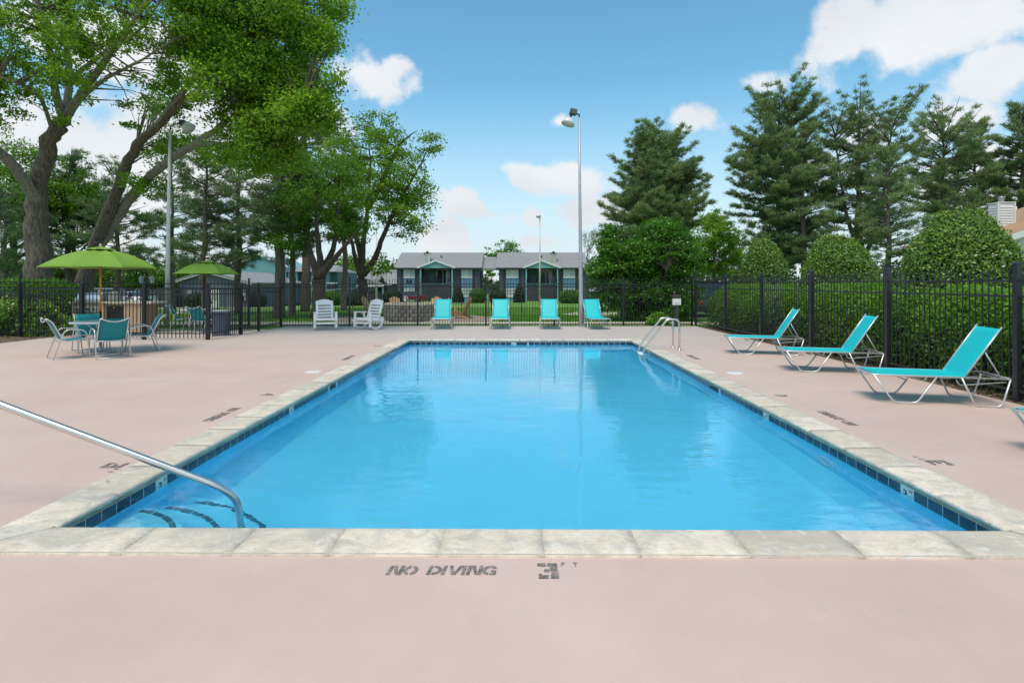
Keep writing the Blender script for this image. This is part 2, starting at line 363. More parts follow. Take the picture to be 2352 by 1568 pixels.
# construction joints: thin caulked lines
m_joint = mat('joint_filler', (.60, .53, .48), .7)
for (x0, y0, x1, y1) in ((DX0, 9.35, ox0, 9.35), (ox1, 9.35, DX1, 9.35), (DX0, 15.2, ox0, 15.2), (ox1, 15.6, DX1, 15.6), (ox0, 15.9+cw, -4.6, DY2), (ox1, oy1, 4.9, DY2)):
    MB().beam((x0, y0, .001), (x1, y1, .001), .012, .006).obj('joint', m_joint, dk)
for nm, m, lab, (x0, x1, y0, y1, z) in (
    ('mulch_bed', m_soil, 'leaf littered planting bed along the right fence', (DX1+.002, 10.2, -4, 21.2, .0)),
    ('planting_bed', m_soil, 'leaf littered bed under the left hedge', (-22, DX0-.002, 8, 20.4, .0)),):
    MB().bb(x0, x1, y0, y1, -.2, z-.02).obj(nm, m)['kind'] = 'structure'
def sheet(name, m, pts, dz=.02):
    "a closed outline laid on the ground, 4 cm thick"
    k = len(pts); b = MB(); b.add([(x, y, gz(y)+dz) for x, y in pts]+[(x, y, gz(y)-.1) for x, y in pts], [tuple(range(k))]+[(i, i+k, (i+1) % k+k, (i+1) % k) for i in range(k)])
    o = b.obj(name, m); o['kind'] = 'structure'; return o
sheet('path', m_conc, [(-30, 22.2), (-12, 22.4), (0, 22.65), (9.5, 22.8), (9.5, 24.2), (0, 24.1), (-12, 23.9), (-30, 23.6)])
sheet('path', m_conc, [(XY(x, dd).x, XY(x, dd).y) for x, dd in ((770, 24.4), (1130, 24.4), (1080, 27.5), (900, 29), (800, 27))], .03)
sheet('path', m_conc, [(XY(x, dd).x, XY(x, dd).y) for x, dd in ((1292, 31), (1330, 29.6), (1390, 29.2), (1450, 30), (1440, 33), (1380, 35), (1320, 34))], .025)
sheet('mulch_patch', m_mulch, [(XY(x, dd).x, XY(x, dd).y) for x, dd in ((765, 24.2), (812, 24), (820, 27), (790, 29.5), (768, 29))], .035)
sheet('mulch_patch', m_mulch, [(XY(x, dd).x, XY(x, dd).y) for x, dd in ((1035, 24), (1128, 24.2), (1135, 26), (1100, 29), (1060, 30), (1045, 27))], .04)
sheet('road', m_asph, [(-120, 60), (-6, 70), (-6, 77), (-120, 68)], .02)
sheet('pavement', m_conc, [(-120, 57.0), (-20, 64.5), (-20, 66.5), (-120, 59.0)], .06)
sheet('pavement', m_conc, [(-60, 42), (-18, 46), (-18, 47.2), (-60, 43.2)], .03)
sheet('road', m_asph, [(9, 27), (60, 27), (60, 33), (12, 33)], .02)

# grass blades over the nearer lawn
def blades(x0, x1, y0, y1, n, h):
    p = np.stack([rng.uniform(x0, x1, n), rng.uniform(y0, y1, n), np.zeros(n)], 1)
    p[:, 2] = [gz(y)-.01 for y in p[:, 1]]
    k = ~((p[:, 1] > 22.15) & (p[:, 1] < 24.25)); 
    k &= ~((p[:, 1] > 24) & (p[:, 1] < 29) & (p[:, 0] > -8.3) & (p[:, 0] < -.8))
    p = p[k]; n = len(p); a = rng.uniform(0, 6.28, n); hh = rng.uniform(.5, 1.3, n)*h
    dx = np.stack([np.cos(a)*.012, np.sin(a)*.012, np.zeros(n)], 1)
    t = p+np.stack([rng.normal(0, .02, n), rng.normal(0, .02, n), hh], 1)
    return np.stack([p-dx, p+dx, t], 1).reshape(-1, 3)
bl = np.concatenate([blades(-9, 8, 21.6, 31, 60000, .07), blades(-30, -9, 20.5, 31, 40000, .07), blades(-15, 9, 31, 48, 30000, .09), blades(DX0-6, DX0-.05, 9, 15.5, 3000, .10), blades(DX1+.02, DX1+.6, 4, 21, 1500, .05)])
o = npmesh('grass', bl, 3, m_blade, tone=rng.uniform(0, 1, len(bl)//3)); tag(o, 'short green lawn blades beyond the black fence', 'grass', kind='stuff')
# fallen leaves and chips on the beds
n = 4000
pc = np.stack([np.where(rng.random(n) < .5, rng.uniform(DX1+.02, 8, n), rng.uniform(-19, DX0-.02, n)), rng.uniform(5, 19.5, n), np.full(n, -.005)], 1)
m_lit = leafmat('dead_leaf', (.12, .07, .035), (.42, .32, .19), .8, .1)
o = leaves('leaf_litter', pc, .07, m_lit, nrm=np.tile([0, 0, 1.0], (n, 1)), jitter=.35); tag(o, 'dry brown leaf litter on the planting beds', 'litter', kind='stuff')

# ---------------------------------------------------------------- pool
WZ = -.105
T = .012  # tile thickness inside the coping overhang
bx0, bx1, by0, by1 = PX0-.03, PX1+.03, PY0-.03, PY1+.03
def fz(y): return -1.0-.75*min(1, max(0, (y-8)/6))
b = MB(); yy = [by0, 8, 11, 14, by1]; vs = []; fs = []
for y in yy: vs += [(bx0, y, -.05), (bx0, y, fz(y)+.25), (bx0+.25, y, fz(y)), (bx1-.25, y, fz(y)), (bx1, y, fz(y)+.25), (bx1, y, -.05)]
for j in range(len(yy)-1):
    for i in range(5): a = j*6+i; fs.append((a, a+1, a+7, a+6))
fs += [(5, 4, 3, 2, 1, 0), tuple((len(yy)-1)*6+i for i in range(6))]
pool = tag(b.add(vs, fs).obj('swimming_pool', m_plaster), 'rectangular swimming pool basin with pale blue plaster', 'pool', kind='structure')
# backing walls so nothing shows between basin and deck
MB().bb(bx0-.5, bx0-.01, by0-.5, by1+.5, -.30, -.052).bb(bx1+.01, bx1+.5, by0-.5, by1+.5, -.30, -.052).bb(bx0-.01, bx1+.01, by0-.5, by0-.01, -.30, -.052).bb(bx0-.01, bx1+.01, by1+.01, by1+.5, -.30, -.052).obj('bond_beam', m_mortar, pool)
mo = MB()
for (a, b_, c, e) in ((bx0-.3, bx0+.006, by0-.3, by1+.3), (bx1-.006, bx1+.3, by0-.3, by1+.3), (bx0+.006, bx1-.006, by0-.3, by0+.006), (bx0+.006, bx1-.006, by1-.006, by1+.3)): mo.bb(a, b_, c, e, -.052, -.026)
mo.obj('mortar_bed', m_mortar, pool)
gr = MB(); zt0, zt1 = -.215, -.0525
gr.bb(bx0+.0005, bx0+.004, by0, by1, zt0, zt1).bb(bx1-.004, bx1-.0005, by0, by1, zt0, zt1).bb(bx0+.004, bx1-.004, by0+.0005, by0+.004, zt0, zt1).bb(bx0+.004, bx1-.004, by1-.004, by1-.0005, zt0, zt1)
gr.obj('grout_bed', m_grout, pool)
tw, gap = .148, .0075
tm = MB().box((0, 0, 0), (tw, .008, tw)).mesh('tile', m_tile); wm = MB().box((0, 0, 0), (tw*1.0, .008, tw)).mesh('marker_tile', m_tilew)
zc = -.055-tw/2
def marker(par, num, ft=True):
    text(num, .12, m_ink, par, (-.02, -.0065, 0), (R(90), 0, 0), 'numeral')
    if ft: text('FT', .038, m_ink, par, (.047, -.0065, .045), (R(90), 0, 0), 'lettering')
skims = [(-1, 8.92), (1, 8.92)]
def wall_tiles(side, lo, hi, marks, gaps):
    n = int((hi-lo)/(tw+gap)); st = (hi-lo)/n
    for i in range(n):
        t = lo+(i+.5)*st
        if any(abs(t-gc) < gw/2+.02 for gc, gw in gaps): continue
        mk = [q for q in marks if abs(q[0]-t) < st/2]
        if side == 'L': loc, rz = (bx0+.0015, t, zc), R(90)
        elif side == 'R': loc, rz = (bx1-.0015, t, zc), R(-90)
        elif side == 'F': loc, rz = (t, by1-.0015, zc), 0
        else: loc, rz = (t, by0+.0015, zc), R(180)
        o = share(wm if mk else tm, 'depth_marker' if mk else 'tile', pool, loc, (0, 0, rz))
        if mk: marker(o, mk[0][1]); o['label'] = 'white depth marker tile with a black numeral'
wall_tiles('L', by0, by1, [(4.86, '3'), (7.57, '4'), (13.6, '5')], [(9.35, .30)])
wall_tiles('R', by0, by1, [(4.72, '3'), (7.33, '4'), (13.9, '5')], [(9.25, .40)])
wall_tiles('F', bx0, bx1, [(-.14, '5')], [(.12, .30)])
wall_tiles('N', bx0, bx1, [], [])
for (x, y, rz, w) in ((bx0, 9.35, R(90), .30), (bx1, 9.25, R(-90), .40), (.12, by1, 0, .30)):
    e = MB().box((0, -.002, zc), (w, .01, tw)).obj('skimmer_mouth', m_skim, pool, loc=(x, y, 0), rot=(0, 0, rz))
    MB().box((0, -.012, zc-.02), (w*.94, .014, tw*.6)).obj('weir_flap', m_tilew if False else m_skim, e)
# pool light ring under water
ring = [(.0, .11*math.cos(a), .11*math.sin(a)) for a in np.linspace(0, 2*math.pi, 25)[:-1]]
MB().tube(ring, .014, 6, closed=True).obj('light_ring', m_grout, pool, loc=(bx1-.012, 5.9, -.52))
# corner steps: three quarter rounds with a band of tiles along each nose
stp = [(.72, .84, -.32), (1.03, 1.12, -.57), (1.36, 1.46, -.80)]
for r_, ry_, z in stp:
    arc = [(r_*math.cos(a), ry_*math.sin(a)) for a in np.linspace(0, math.pi/2, 13)]; pl = [(0, 0)]+arc
    M_ = MB(); k = len(pl); M_.add([(x, y, z) for x, y in pl]+[(x, y, -1.02) for x, y in pl], [tuple(range(k))]+[(i, i+k, (i+1) % k+k, (i+1) % k) for i in range(k)])
    so = M_.obj('step', m_plaster, pool, loc=(bx0+.001, by0+.001, 0))
    nb = int(r_*1.0/.10)
    for i in range(nb):
        a0 = R(2)+(R(82)*i)/nb; a1 = a0+R(82)/nb*.9; q = []
        for rr in (r_-.075, r_-.035):
            for a in (a0, a1): q.append((rr*math.cos(a), rr*math.sin(a)*ry_/r_))
        vs = [(x, y, z+.001) for x, y in q]+[(x, y, z+.006) for x, y in q]
        MB().add(vs, [(4, 5, 7, 6), (0, 2, 3, 1), (0, 1, 5, 4), (2, 6, 7, 3), (0, 4, 6, 2), (1, 3, 7, 5)]).obj('tile', mat('step_tile', (.03, .17, .28), .3), so)
# coping stones, bull-nosed on the water side
cop = thing('coping', None, None); cop['kind'] = 'structure'; cop['label'] = 'cream travertine coping stones round the pool edge'
def stone_mesh(L, m1=0.0, m2=0.0):
    "runs along x, nose at y=0, back at y=cw; m1, m2 mitre the ends"
    prof = [(.014, -.026), (0.001, -.012), (-.004, .002), (.004, .014), (.02, .0195), (.06, .021), (.16, .0205), (.28, .021), (cw-.012, .020), (cw-.003, .012), (cw, -.026)]
    nx = max(3, int(L/.07)); vs = []; fs = []; k = len(prof)
    for i in range(nx+1):
        f = i/nx
        for (y, z) in prof:
            x = (-L/2+.0009-m1*y)*(1-f)+(L/2-.0009+m2*y)*f
            j = .0011; vs.append((x, y+(random.uniform(-j, j) if y < .05 or y > cw-.02 else 0), z+random.uniform(-j, j)*.5))
    for i in range(nx):
        for q in range(k-1): a = i*k+q; fs.append((a, a+1, a+1+k, a+k))
        fs.append((i*k+k-1, i*k, (i+1)*k, (i+1)*k+k-1))
    fs += [tuple(range(k-1, -1, -1)), tuple(nx*k+q for q in range(k))]
    b = MB().add(vs, fs); me = b.mesh('stone', m_stone, True)
    for p in list(me.polygons)[-2:]: p.use_smooth = False
    return me
def coping_run(a, b_, axis, pos, rz, mitre):
    t = a; 
    while t < b_-.01:
        L = random.uniform(.56, .68)
        if b_-(t+L) < .35: L = b_-t
        first, last = t <= a+.001, t+L >= b_-.001
        m1, m2 = (1.0, 1.0) if rz in (R(0), R(180), R(90), R(-90)) else (0, 0)
        flip = rz in (R(180), R(90))
        e1 = 1.0 if (first and not flip) or (last and flip) else 0.0; e2 = 1.0 if (last and not flip) or (first and flip) else 0.0
        me = stone_mesh(L, e1, e2); c = t+L/2
        share(me, 'stone', cop, (c, pos, 0) if axis == 'x' else (pos, c, 0), (0, 0, rz)); t += L
coping_run(PX0, PX1, 'x', PY1, R(0), 1); coping_run(PX0, PX1, 'x', PY0, R(180), 1)
coping_run(PY0, PY1, 'y', PX0, R(90), 1); coping_run(PY0, PY1, 'y', PX1, R(-90), 1)
mj = MB()
for (a, b_, c, e) in ((PX0-cw+.005, PX0-.02, PY0-cw+.005, PY1+cw-.005), (PX1+.02, PX1+cw-.005, PY0-cw+.005, PY1+cw-.005), (PX0-.02, PX1+.02, PY0-cw+.005, PY0-.02), (PX0-.02, PX1+.02, PY1+.02, PY1+cw-.005)): mj.bb(a, b_, c, e, -.024, .0192)
mj.obj('joint_mortar', mat('pale_mortar', (.58, .52, .44), .8, var=.15, vscale=20), cop)
# water
nx, ny = 90, 170; gx = np.linspace(bx0+.002, bx1-.002, nx); gy = np.linspace(by0+.002, by1-.002, ny)
Xg, Yg = np.meshgrid(gx, gy); Zg = WZ+.0006*np.sin(Xg*2.1+Yg*3.3)+.0005*np.sin(Yg*5.1-Xg*1.3+1)
me = bpy.data.meshes.new('water'); me.from_pydata(np.stack([Xg, Yg, Zg], -1).reshape(-1, 3).tolist(), [], [(j*nx+i, j*nx+i+1, (j+1)*nx+i+1, (j+1)*nx+i) for j in range(ny-1) for i in range(nx-1)])
me.polygons.foreach_set('use_smooth', [True]*len(me.polygons))
mw = bpy.data.materials.new('pool_water'); mw.use_nodes = True; n_ = mw.node_tree.nodes; l_ = mw.node_tree.links; n_.clear()
gl = n_.new('ShaderNodeBsdfRefraction'); gl.inputs['IOR'].default_value = 1.33; gl.inputs['Roughness'].default_value = 0.0; gl.inputs['Color'].default_value = (.84, 1, 1, 1)
rf_ = n_.new('ShaderNodeBsdfAnisotropic'); rf_.inputs['Roughness'].default_value = .0; rf_.inputs['Color'].default_value = (.88, .96, 1, 1)
fr_ = n_.new('ShaderNodeFresnel'); fr_.inputs['IOR'].default_value = 1.33; mxw = n_.new('ShaderNodeMixShader')
ge = n_.new('ShaderNodeNewGeometry')
mpw = n_.new('ShaderNodeMapping'); mpw.inputs['Scale'].default_value = (1.0, 1.9, 1); l_.new(ge.outputs['Position'], mpw.inputs[0])
w1 = n_.new('ShaderNodeTexNoise'); w1.inputs['Scale'].default_value = 2.8; w1.inputs['Detail'].default_value = 3; w1.inputs['Roughness'].default_value = .45; l_.new(mpw.outputs[0], w1.inputs[0])
w2 = n_.new('ShaderNodeTexNoise'); w2.inputs['Scale'].default_value = .55; w2.inputs['Detail'].default_value = 2; l_.new(ge.outputs['Position'], w2.inputs[0])
mu = n_.new('ShaderNodeMapRange'); l_.new(w2.outputs[0], mu.inputs[0]); mu.inputs[1].default_value = .35; mu.inputs[2].default_value = .65; mu.inputs[3].default_value = .25; mu.inputs[4].default_value = 1
mm_ = n_.new('ShaderNodeMath'); mm_.operation = 'MULTIPLY'; l_.new(w1.outputs[0], mm_.inputs[0]); l_.new(mu.outputs[0], mm_.inputs[1])
bp = n_.new('ShaderNodeBump'); bp.inputs['Strength'].default_value = .5; bp.inputs['Distance'].default_value = .016; l_.new(mm_.outputs[0], bp.inputs['Height']); [l_.new(bp.outputs[0], q_.inputs['Normal']) for q_ in (gl, rf_, fr_)]; l_.new(fr_.outputs[0], mxw.inputs[0]); l_.new(gl.outputs[0], mxw.inputs[1]); l_.new(rf_.outputs[0], mxw.inputs[2])
ow = n_.new('ShaderNodeOutputMaterial'); l_.new(mxw.outputs[0], ow.inputs[0])
me.materials.append(mw); wo_ = bpy.data.objects.new('water', me); COL.objects.link(wo_); tag(wo_, 'calm clear blue pool water reflecting sky and trees', 'water', kind='structure')

# ---------------------------------------------------------------- stencilled lettering
def arcpoly(cx, cy, rx, ry, t, a0, a1, n=8):
    o = []; i = []
    for k in range(n+1):
        a = R(a0+(a1-a0)*k/n); o.append((cx+rx*math.cos(a), cy+ry*math.sin(a))); i.append((cx+(rx-t)*math.cos(a), cy+(ry-t)*math.sin(a)))
    return o+i[::-1]
def rect(x0, x1, y0, y1): return [(x0, y0), (x1, y0), (x1, y1), (x0, y1)]
GL = {'N': (.85, [rect(0, .2, 0, 1), rect(.62, .82, 0, 1), [(.24, 1), (.40, 1), (.58, .2), (.58, 0), (.50, 0), (.24, .72)]]),
 'O': (.85, [arcpoly(.40, .5, .40, .5, .2, 100, 260), arcpoly(.42, .5, .40, .5, .2, -80, 80)]),
 'D': (.82, [rect(0, .2, 0, 1), arcpoly(.28, .5, .5, .5, .2, -90, 90)]),
 'I': (.3, [rect(0, .2, 0, 1)]),
 'V': (.82, [[(0, 1), (.22, 1), (.40, .3), (.36, 0), (.28, 0)], [(.60, 1), (.80, 1), (.52, 0), (.42, 0), (.44, .3)]]),
 'G': (.85, [arcpoly(.42, .5, .42, .5, .2, 95, 265), arcpoly(.42, .5, .42, .5, .2, 30, 85, 4), [(.46, 0), (.8, 0), (.8, .46), (.5, .46), (.5, .32), (.6, .32), (.6, .16), (.46, .16)]]),
 '3': (.75, [[(0, 1), (.30, 1), (.30, .8), (.12, .8), (.0, .86)], [(.36, 1), (.72, 1), (.72, .54), (.45, .54), (.45, .8), (.36, .8)], rect(.22, .42, .42, .58), [(.45, .5), (.74, .5), (.74, 0), (.44, 0), (.44, .2), (.48, .3)], [(0, 0), (.38, 0), (.38, .2), (.14, .2), (.14, .3), (0, .3)]]),
 '4': (.75, [[(.38, 1), (.6, 1), (.6, .42), (.42, .42), (.42, .75)], [(0, .40), (.34, .98), (.34, .62), (.24, .42), (.34, .42), (.34, .26), (0, .26)], rect(.42, .6, 0, .38)]),
 '5': (.75, [[(0, 1), (.34, 1), (.34, .82), (.2, .82), (.2, .5), (0, .5)], rect(.4, .7, .82, 1), arcpoly(.34, .3, .38, .3, .18, -80, 80), [(0, .2), (.28, 0), (.28, .17), (.1, .3)]]),
 'F': (.6, [rect(0, .13, 0, .9), rect(.18, .5, .87, 1), rect(.18, .42, .45, .57)]), 'T': (.6, [rect(0, .5, .87, 1), rect(.19, .31, 0, .8)]), ' ': (.55, [])}
mark_i = [0]
def stencil(s, h, loc, rz, slant=0.0, wscale=1.0, label=None, small=''):
    t = thing('deck_lettering', label, 'lettering', loc, rz)
    tot = sum(GL[c][0]*h*wscale for c in s)-.1*h; x = -tot/2
    def put(c, x, y, hh, ws, sl):
        b = MB()
        for p in GL[c][1]:
            q = [(x+px*hh*ws+sl*py*hh, y+py*hh) for px, py in p]; k = len(q)
            q = [(px+random.uniform(-1, 1)*hh*.012, py+random.uniform(-1, 1)*hh*.012) for px, py in q]
            b.add([(px, py, .0015) for px, py in q]+[(px, py, .004) for px, py in q], [tuple(range(k, 2*k))]+[(i, i+k, (i+1) % k+k, (i+1) % k) for i in range(k)])
        if b.v: b.obj('letter' if c.isalpha() else 'digit', m_cut, t)
    for c in s: put(c, x, -h/2, h, wscale, slant); x += GL[c][0]*h*wscale
    for c in small:
        put(c, x+.02, h*.32, h*.24, 1.1, 0); x += .07
    return t
near_t = XY(1013, 3.19).to_tuple(); stencil('NO DIVING', .098, near_t, R(.6), .12, 1.0, 'NO DIVING stencilled in grey on the near deck, facing the camera')
p3 = G(1256, 1311); stencil('3', .165, (p3.x, p3.y, 0), R(.6), 0, .92, 'large stencilled 3 FT on the near deck beside the coping', 'FT')
for (px, py, s, rz, lab, sm_) in ((512, 951, 'NO DIVING', -90, 'worn NO DIVING stencil on the left deck nearer the camera', ''), (1922, 960, 'NO DIVING', 90, 'worn NO DIVING stencil on the right deck nearer the camera', ''),
    (265, 1068, '3', -90, 'black stencilled 3 FT on the deck left of the pool', 'FT'), (2157, 1063, '3', 90, 'black stencilled 3 FT on the deck right of the pool', 'FT'),
    (615, 906, '4', -90, 'small stencilled 4 on the deck left of the pool', ''), (1797, 909, '4', 90, 'small stencilled 4 on the deck right of the pool', ''),
    (800, 821.5, 'NO DIVING', -90, 'far worn NO DIVING stencil on the left deck', ''), (1592, 820, 'NO DIVING', 90, 'far worn NO DIVING stencil on the right deck', ''),
    (866, 794.5, '5', -90, 'faint stencilled 5 on the far left deck', '')):
    p = G(px, py); stencil(s, .115 if len(s) > 1 else .18, (p.x, p.y, 0), R(rz), .1 if len(s) > 1 else 0, 1.0, lab, sm_)
for (px, py, lab) in ((720, 854, 'round white skimmer lid in the deck left of the pool'), (1688, 857, 'round white skimmer lid in the deck right of the pool')):
    p = G(px, py); t = thing('skimmer_lid', lab, 'lid', (p.x, p.y, 0), 0, 'skimmer lids in the deck')
    MB().lathe([(.138, .0005), (.138, .006), (.13, .009)], 28).obj('rim', m_white, t); MB().lathe([(.125, .001), (.125, .0075)], 28, cap=True).obj('cover', m_white, t)
    MB().lathe([(.012, .008), (.012, .0095)], 10, c=(.0, .05, 0)).obj('finger_hole', m_ink, t)
# ---------------------------------------------------------------- rails at the pool
h = thing('handrail', 'long sloping stainless steel handrail entering the water near the corner steps', 'handrail')
path = smoothpath([W(-330, 870, 3.92)+Vector((-.25, -.02, -1.6+.0)), W(-330, 800, 3.92), W(-210, 850, 3.95), W(508, 1119, 4.22), W(548, 1150, 4.28), (W(556, 1190, 4.30).x, W(556, 1190, 4.30).y+.02, -.86)], .10, 5)
path[0].z = 0.0
MB().tube(path, .026, 14).obj('tube', m_steel, h, True)
MB().lathe([(.055, 0), (.055, .012), (.03, .02)], 18, c=(path[0].x, path[0].y, .001)).obj('flange', m_steel, h, True)
l = thing('pool_ladder', 'stainless steel two hoop ladder at the far right of the pool', 'ladder')
for y in (13.62, 14.17):
    pts = smoothpath([(2.99, y, -1.1), (2.99, y, .03), (3.46, y, .62), (3.55, y, .74), (3.84, y, .74), (3.84, y, .012)], .16, 6)
    MB().tube(pts, .024, 12).obj('rail', m_steel, l, True)
    MB().lathe([(.05, 0.0), (.05, .014), (.028, .022)], 16, c=(3.84, y, .001)).obj('flange', m_steel, l, True)
for z in (-.13, -.45, -.75):
    MB().bb(2.94, 3.06, 13.645, 14.145, z, z+.035).obj('tread', m_white, l, bevel=.008)

# ---------------------------------------------------------------- sun loungers
def make_lounger(label, loc, rz, group):
    t = thing('sun_lounger', label, 'lounger', loc, rz, group)
    L, hw, z = 1.56, .33, .37; r = .0125
    rail = smoothpath([(L, -hw, z), (0.03, -hw, z), (-.03, -hw+.03, z+.002), (-.03, hw-.03, z+.002), (.03, hw, z), (L, hw, z)], .04)
    MB().tube(rail, r, 8).obj('frame', m_frame, t, True)
    MB().tube([(L, -hw, z), (L, hw, z)], r, 8).obj('crossbar', m_frame, t, True)
    for s in (-1, 1):
        y = s*(hw+.004)
        for (a, b, c, d) in ((.0, .24, .50, .74), (1.02, 1.17, 1.46, 1.56)):
            MB().tube(smoothpath([(a, y, z-.004), (b, y+s*.012, r), (c, y+s*.012, r), (d, y, z-.004)], .07), r, 8).obj('leg', m_frame, t, True)
        sp = [(.98, s*(hw-.05), z-.03), (1.02, s*(hw-.06), z-.11), (1.55, s*(hw-.06), z-.05)]
        MB().tube(smoothpath(sp, .04), .009, 6).obj('adjuster_rail', m_frame, t, True)
    for x in (.42, .62): MB().tube(smoothpath([(x, -hw, z-.01), (x, -hw+.06, z-.07), (x, hw-.06, z-.07), (x, hw, z-.01)], .04), .010, 6).obj('crossbar', m_frame, t, True)
    pv = Vector((1.07, 0, z+.004)); top = Vector((1.475, 0, z+.635)); dirv = (top-pv)
    for s in (-1, 1):
        MB().tube([pv+Vector((0, s*(hw-.035), 0)), top+Vector((.01, s*(hw-.035), .025))], .0125, 8).obj('back_rail', m_frame, t, True)
        m_ = pv+dirv*.55; MB().tube([m_+Vector((0, s*(hw-.05), 0)), (1.50, s*(hw-.06), z-.015)], .009, 6).obj('strut', m_frame, t, True)
    MB().tube([(1.50, -(hw-.06), z-.015), (1.50, hw-.06, z-.015)], .008, 6).obj('adjuster_bar', m_frame, t, True)
    def sling(p0, p1, w, sag, name):
        nx, nyy = 10, 8; vs = []; fs = []; p0 = Vector(p0); p1 = Vector(p1); nn = (p1-p0).normalized().cross(Vector((0, 1, 0)))
        for q in (0, 1):
            for i in range(nx+1):
                for j in range(nyy+1):
                    f, g_ = i/nx, j/nyy*2-1; p = p0.lerp(p1, f); k = sag*(1-g_*g_)*math.sin(math.pi*min(1, max(0, f*.9+.05)))
                    vs.append(p+Vector((0, g_*w, 0))-nn*(-k)*(-1 if nn.z < 0 else 1)*-1*1.0+nn*(.003 if q else 0))
        m = (nx+1)*(nyy+1)
        for i in range(nx):
            for j in range(nyy):
                a = i*(nyy+1)+j; fs += [(a, a+1, a+nyy+2, a+nyy+1), (m+a, m+a+nyy+1, m+a+nyy+2, m+a+1)]
        for i in range(nx):
            for j in (0, nyy): a = i*(nyy+1)+j; fs.append((a, a+nyy+1, m+a+nyy+1, m+a))
        for j in range(nyy):
            for i in (0, nx): a = i*(nyy+1)+j; fs.append((a, a+1, m+a+1, m+a))
        return MB().add(vs, fs).obj(name, m_sling, t, True)
    sling((0.02, 0, z+.006), (1.12, 0, z+.006), hw-.012, .012, 'seat_sling'); sling(pv-dirv*.02, top, hw-.045, -.010, 'back_sling')
    return t
LG = 'turquoise sun loungers beside the pool'
# right-hand row: foot towards the water; local x runs foot -> head
rows = [(1678, 775, 'right row lounger furthest from the camera, beside the right fence'), (1813, 806, 'right row lounger second from the camera, between two others by the fence'), (2015, 860, 'large foreground lounger nearest the camera with its whole frame in view'), None]
def place_right(x, y): 
    d = (CAMH-.37)*FPX/(y-HZ); return W(x, y, d)
first = None
for k, rw in enumerate(rows):
    a = R(-13.5)
    if rw: fn = place_right(rw[0], rw[1]); lab = rw[2]
    else: fn = Vector((4.77, 5.04, 0)); lab = 'lounger cut off by the right edge of the photo, only its foot showing'
    # fn is the near foot corner (local y = -hw)
    off = Matrix.Rotation(a, 3, 'Z') @ Vector((0, .33, 0)); loc = (fn.x+off.x-.05, fn.y+off.y, 0)
    if first is None: first = make_lounger(lab, loc, a, LG)
    else: dup(first, loc, a, lab, LG)
for (cx, d, rot, lab) in ((1013, 19.65, 94, 'leftmost of the four loungers in front of the back fence'), (1147, 19.7, 90, 'second lounger from the left at the back fence'), (1264, 19.7, 89, 'third lounger from the left at the back fence, before the thin lamp pole'), (1381, 19.6, 97, 'rightmost back fence lounger, just right of the tall light pole')):
    p = XY(cx, d); dup(first, (p.x, p.y, 0), R(rot+random.uniform(-1.5, 1.5)), lab, LG)

# ---------------------------------------------------------------- dining chairs, tables, umbrellas
def make_chair(label, loc, rz, group):
    "faces local -y"
    t = thing('patio_chair', label, 'chair', loc, rz, group); w = .29; r = .0125
    for s in (-1, 1):
        x = s*w
        side = smoothpath([(x+s*.02, -.27, 0.012), (x+s*.01, -.20, .60), (x+s*.01, .16, .635), (x+s*.02, .36, 0.012)], .12, 6)
        MB().tube(side, r, 8).obj('arm_frame', m_frame, t, True)
        bk = smoothpath([(x*.9, -.24, .41), (x*.9, .17, .37), (x*.9, .37, .80), (x*.9, .47, .86)], .10, 6)
        MB().tube(bk, r, 8).obj('sling_rail', m_frame, t, True)
    for (y, z, n_) in ((-.27, .014, 'stretcher'), (.36, .014, 'stretcher'), (.235, .37, 'rear_bar'), (-.22, .395, 'front_bar')):
        MB().tube([(-w-.015, y, z), (w+.015, y, z)], .0115, 8).obj(n_, m_frame, t, True)
    MB().tube([(-w*.9+2*w*.9*f, .472+.012*math.sin(math.pi*f), .858-.075*math.sin(math.pi*f)) for f in [i/10 for i in range(11)]], r, 8).obj('top_bar', m_frame, t, True)
    prof = smoothpath([(0, -.24, .418), (0, .17, .378), (0, .37, .80), (0, .455, .855)], .12, 6)
    vs = []; fs = []; nn = 6; 
    for q in (0, .004):
        for p in prof:
            for j in range(nn+1):
                g_ = j/nn*2-1; sg = .025*(1-g_*g_); vs.append((g_*w*.87, p.y+sg*(.6 if p.z > .45 else .1)+q, p.z-sg*(.2 if p.z > .45 else .9)-q))
    m = len(prof)*(nn+1)
    for i in range(len(prof)-1):
        for j in range(nn): a = i*(nn+1)+j; fs += [(a, a+1, a+nn+2, a+nn+1), (m+a, m+a+nn+1, m+a+nn+2, m+a+1)]
        for j in (0, nn): a = i*(nn+1)+j; fs.append((a, a+nn+1, m+a+nn+1, m+a))
    MB().add(vs, fs).obj('sling', m_slingd, t, True)
    return t
CG = 'teal sling chairs round the umbrella tables'
c0 = make_chair('teal chair with its back to the camera, nearest at the umbrella table', Vector((-8.83, 12.30, 0)), R(-131), CG)
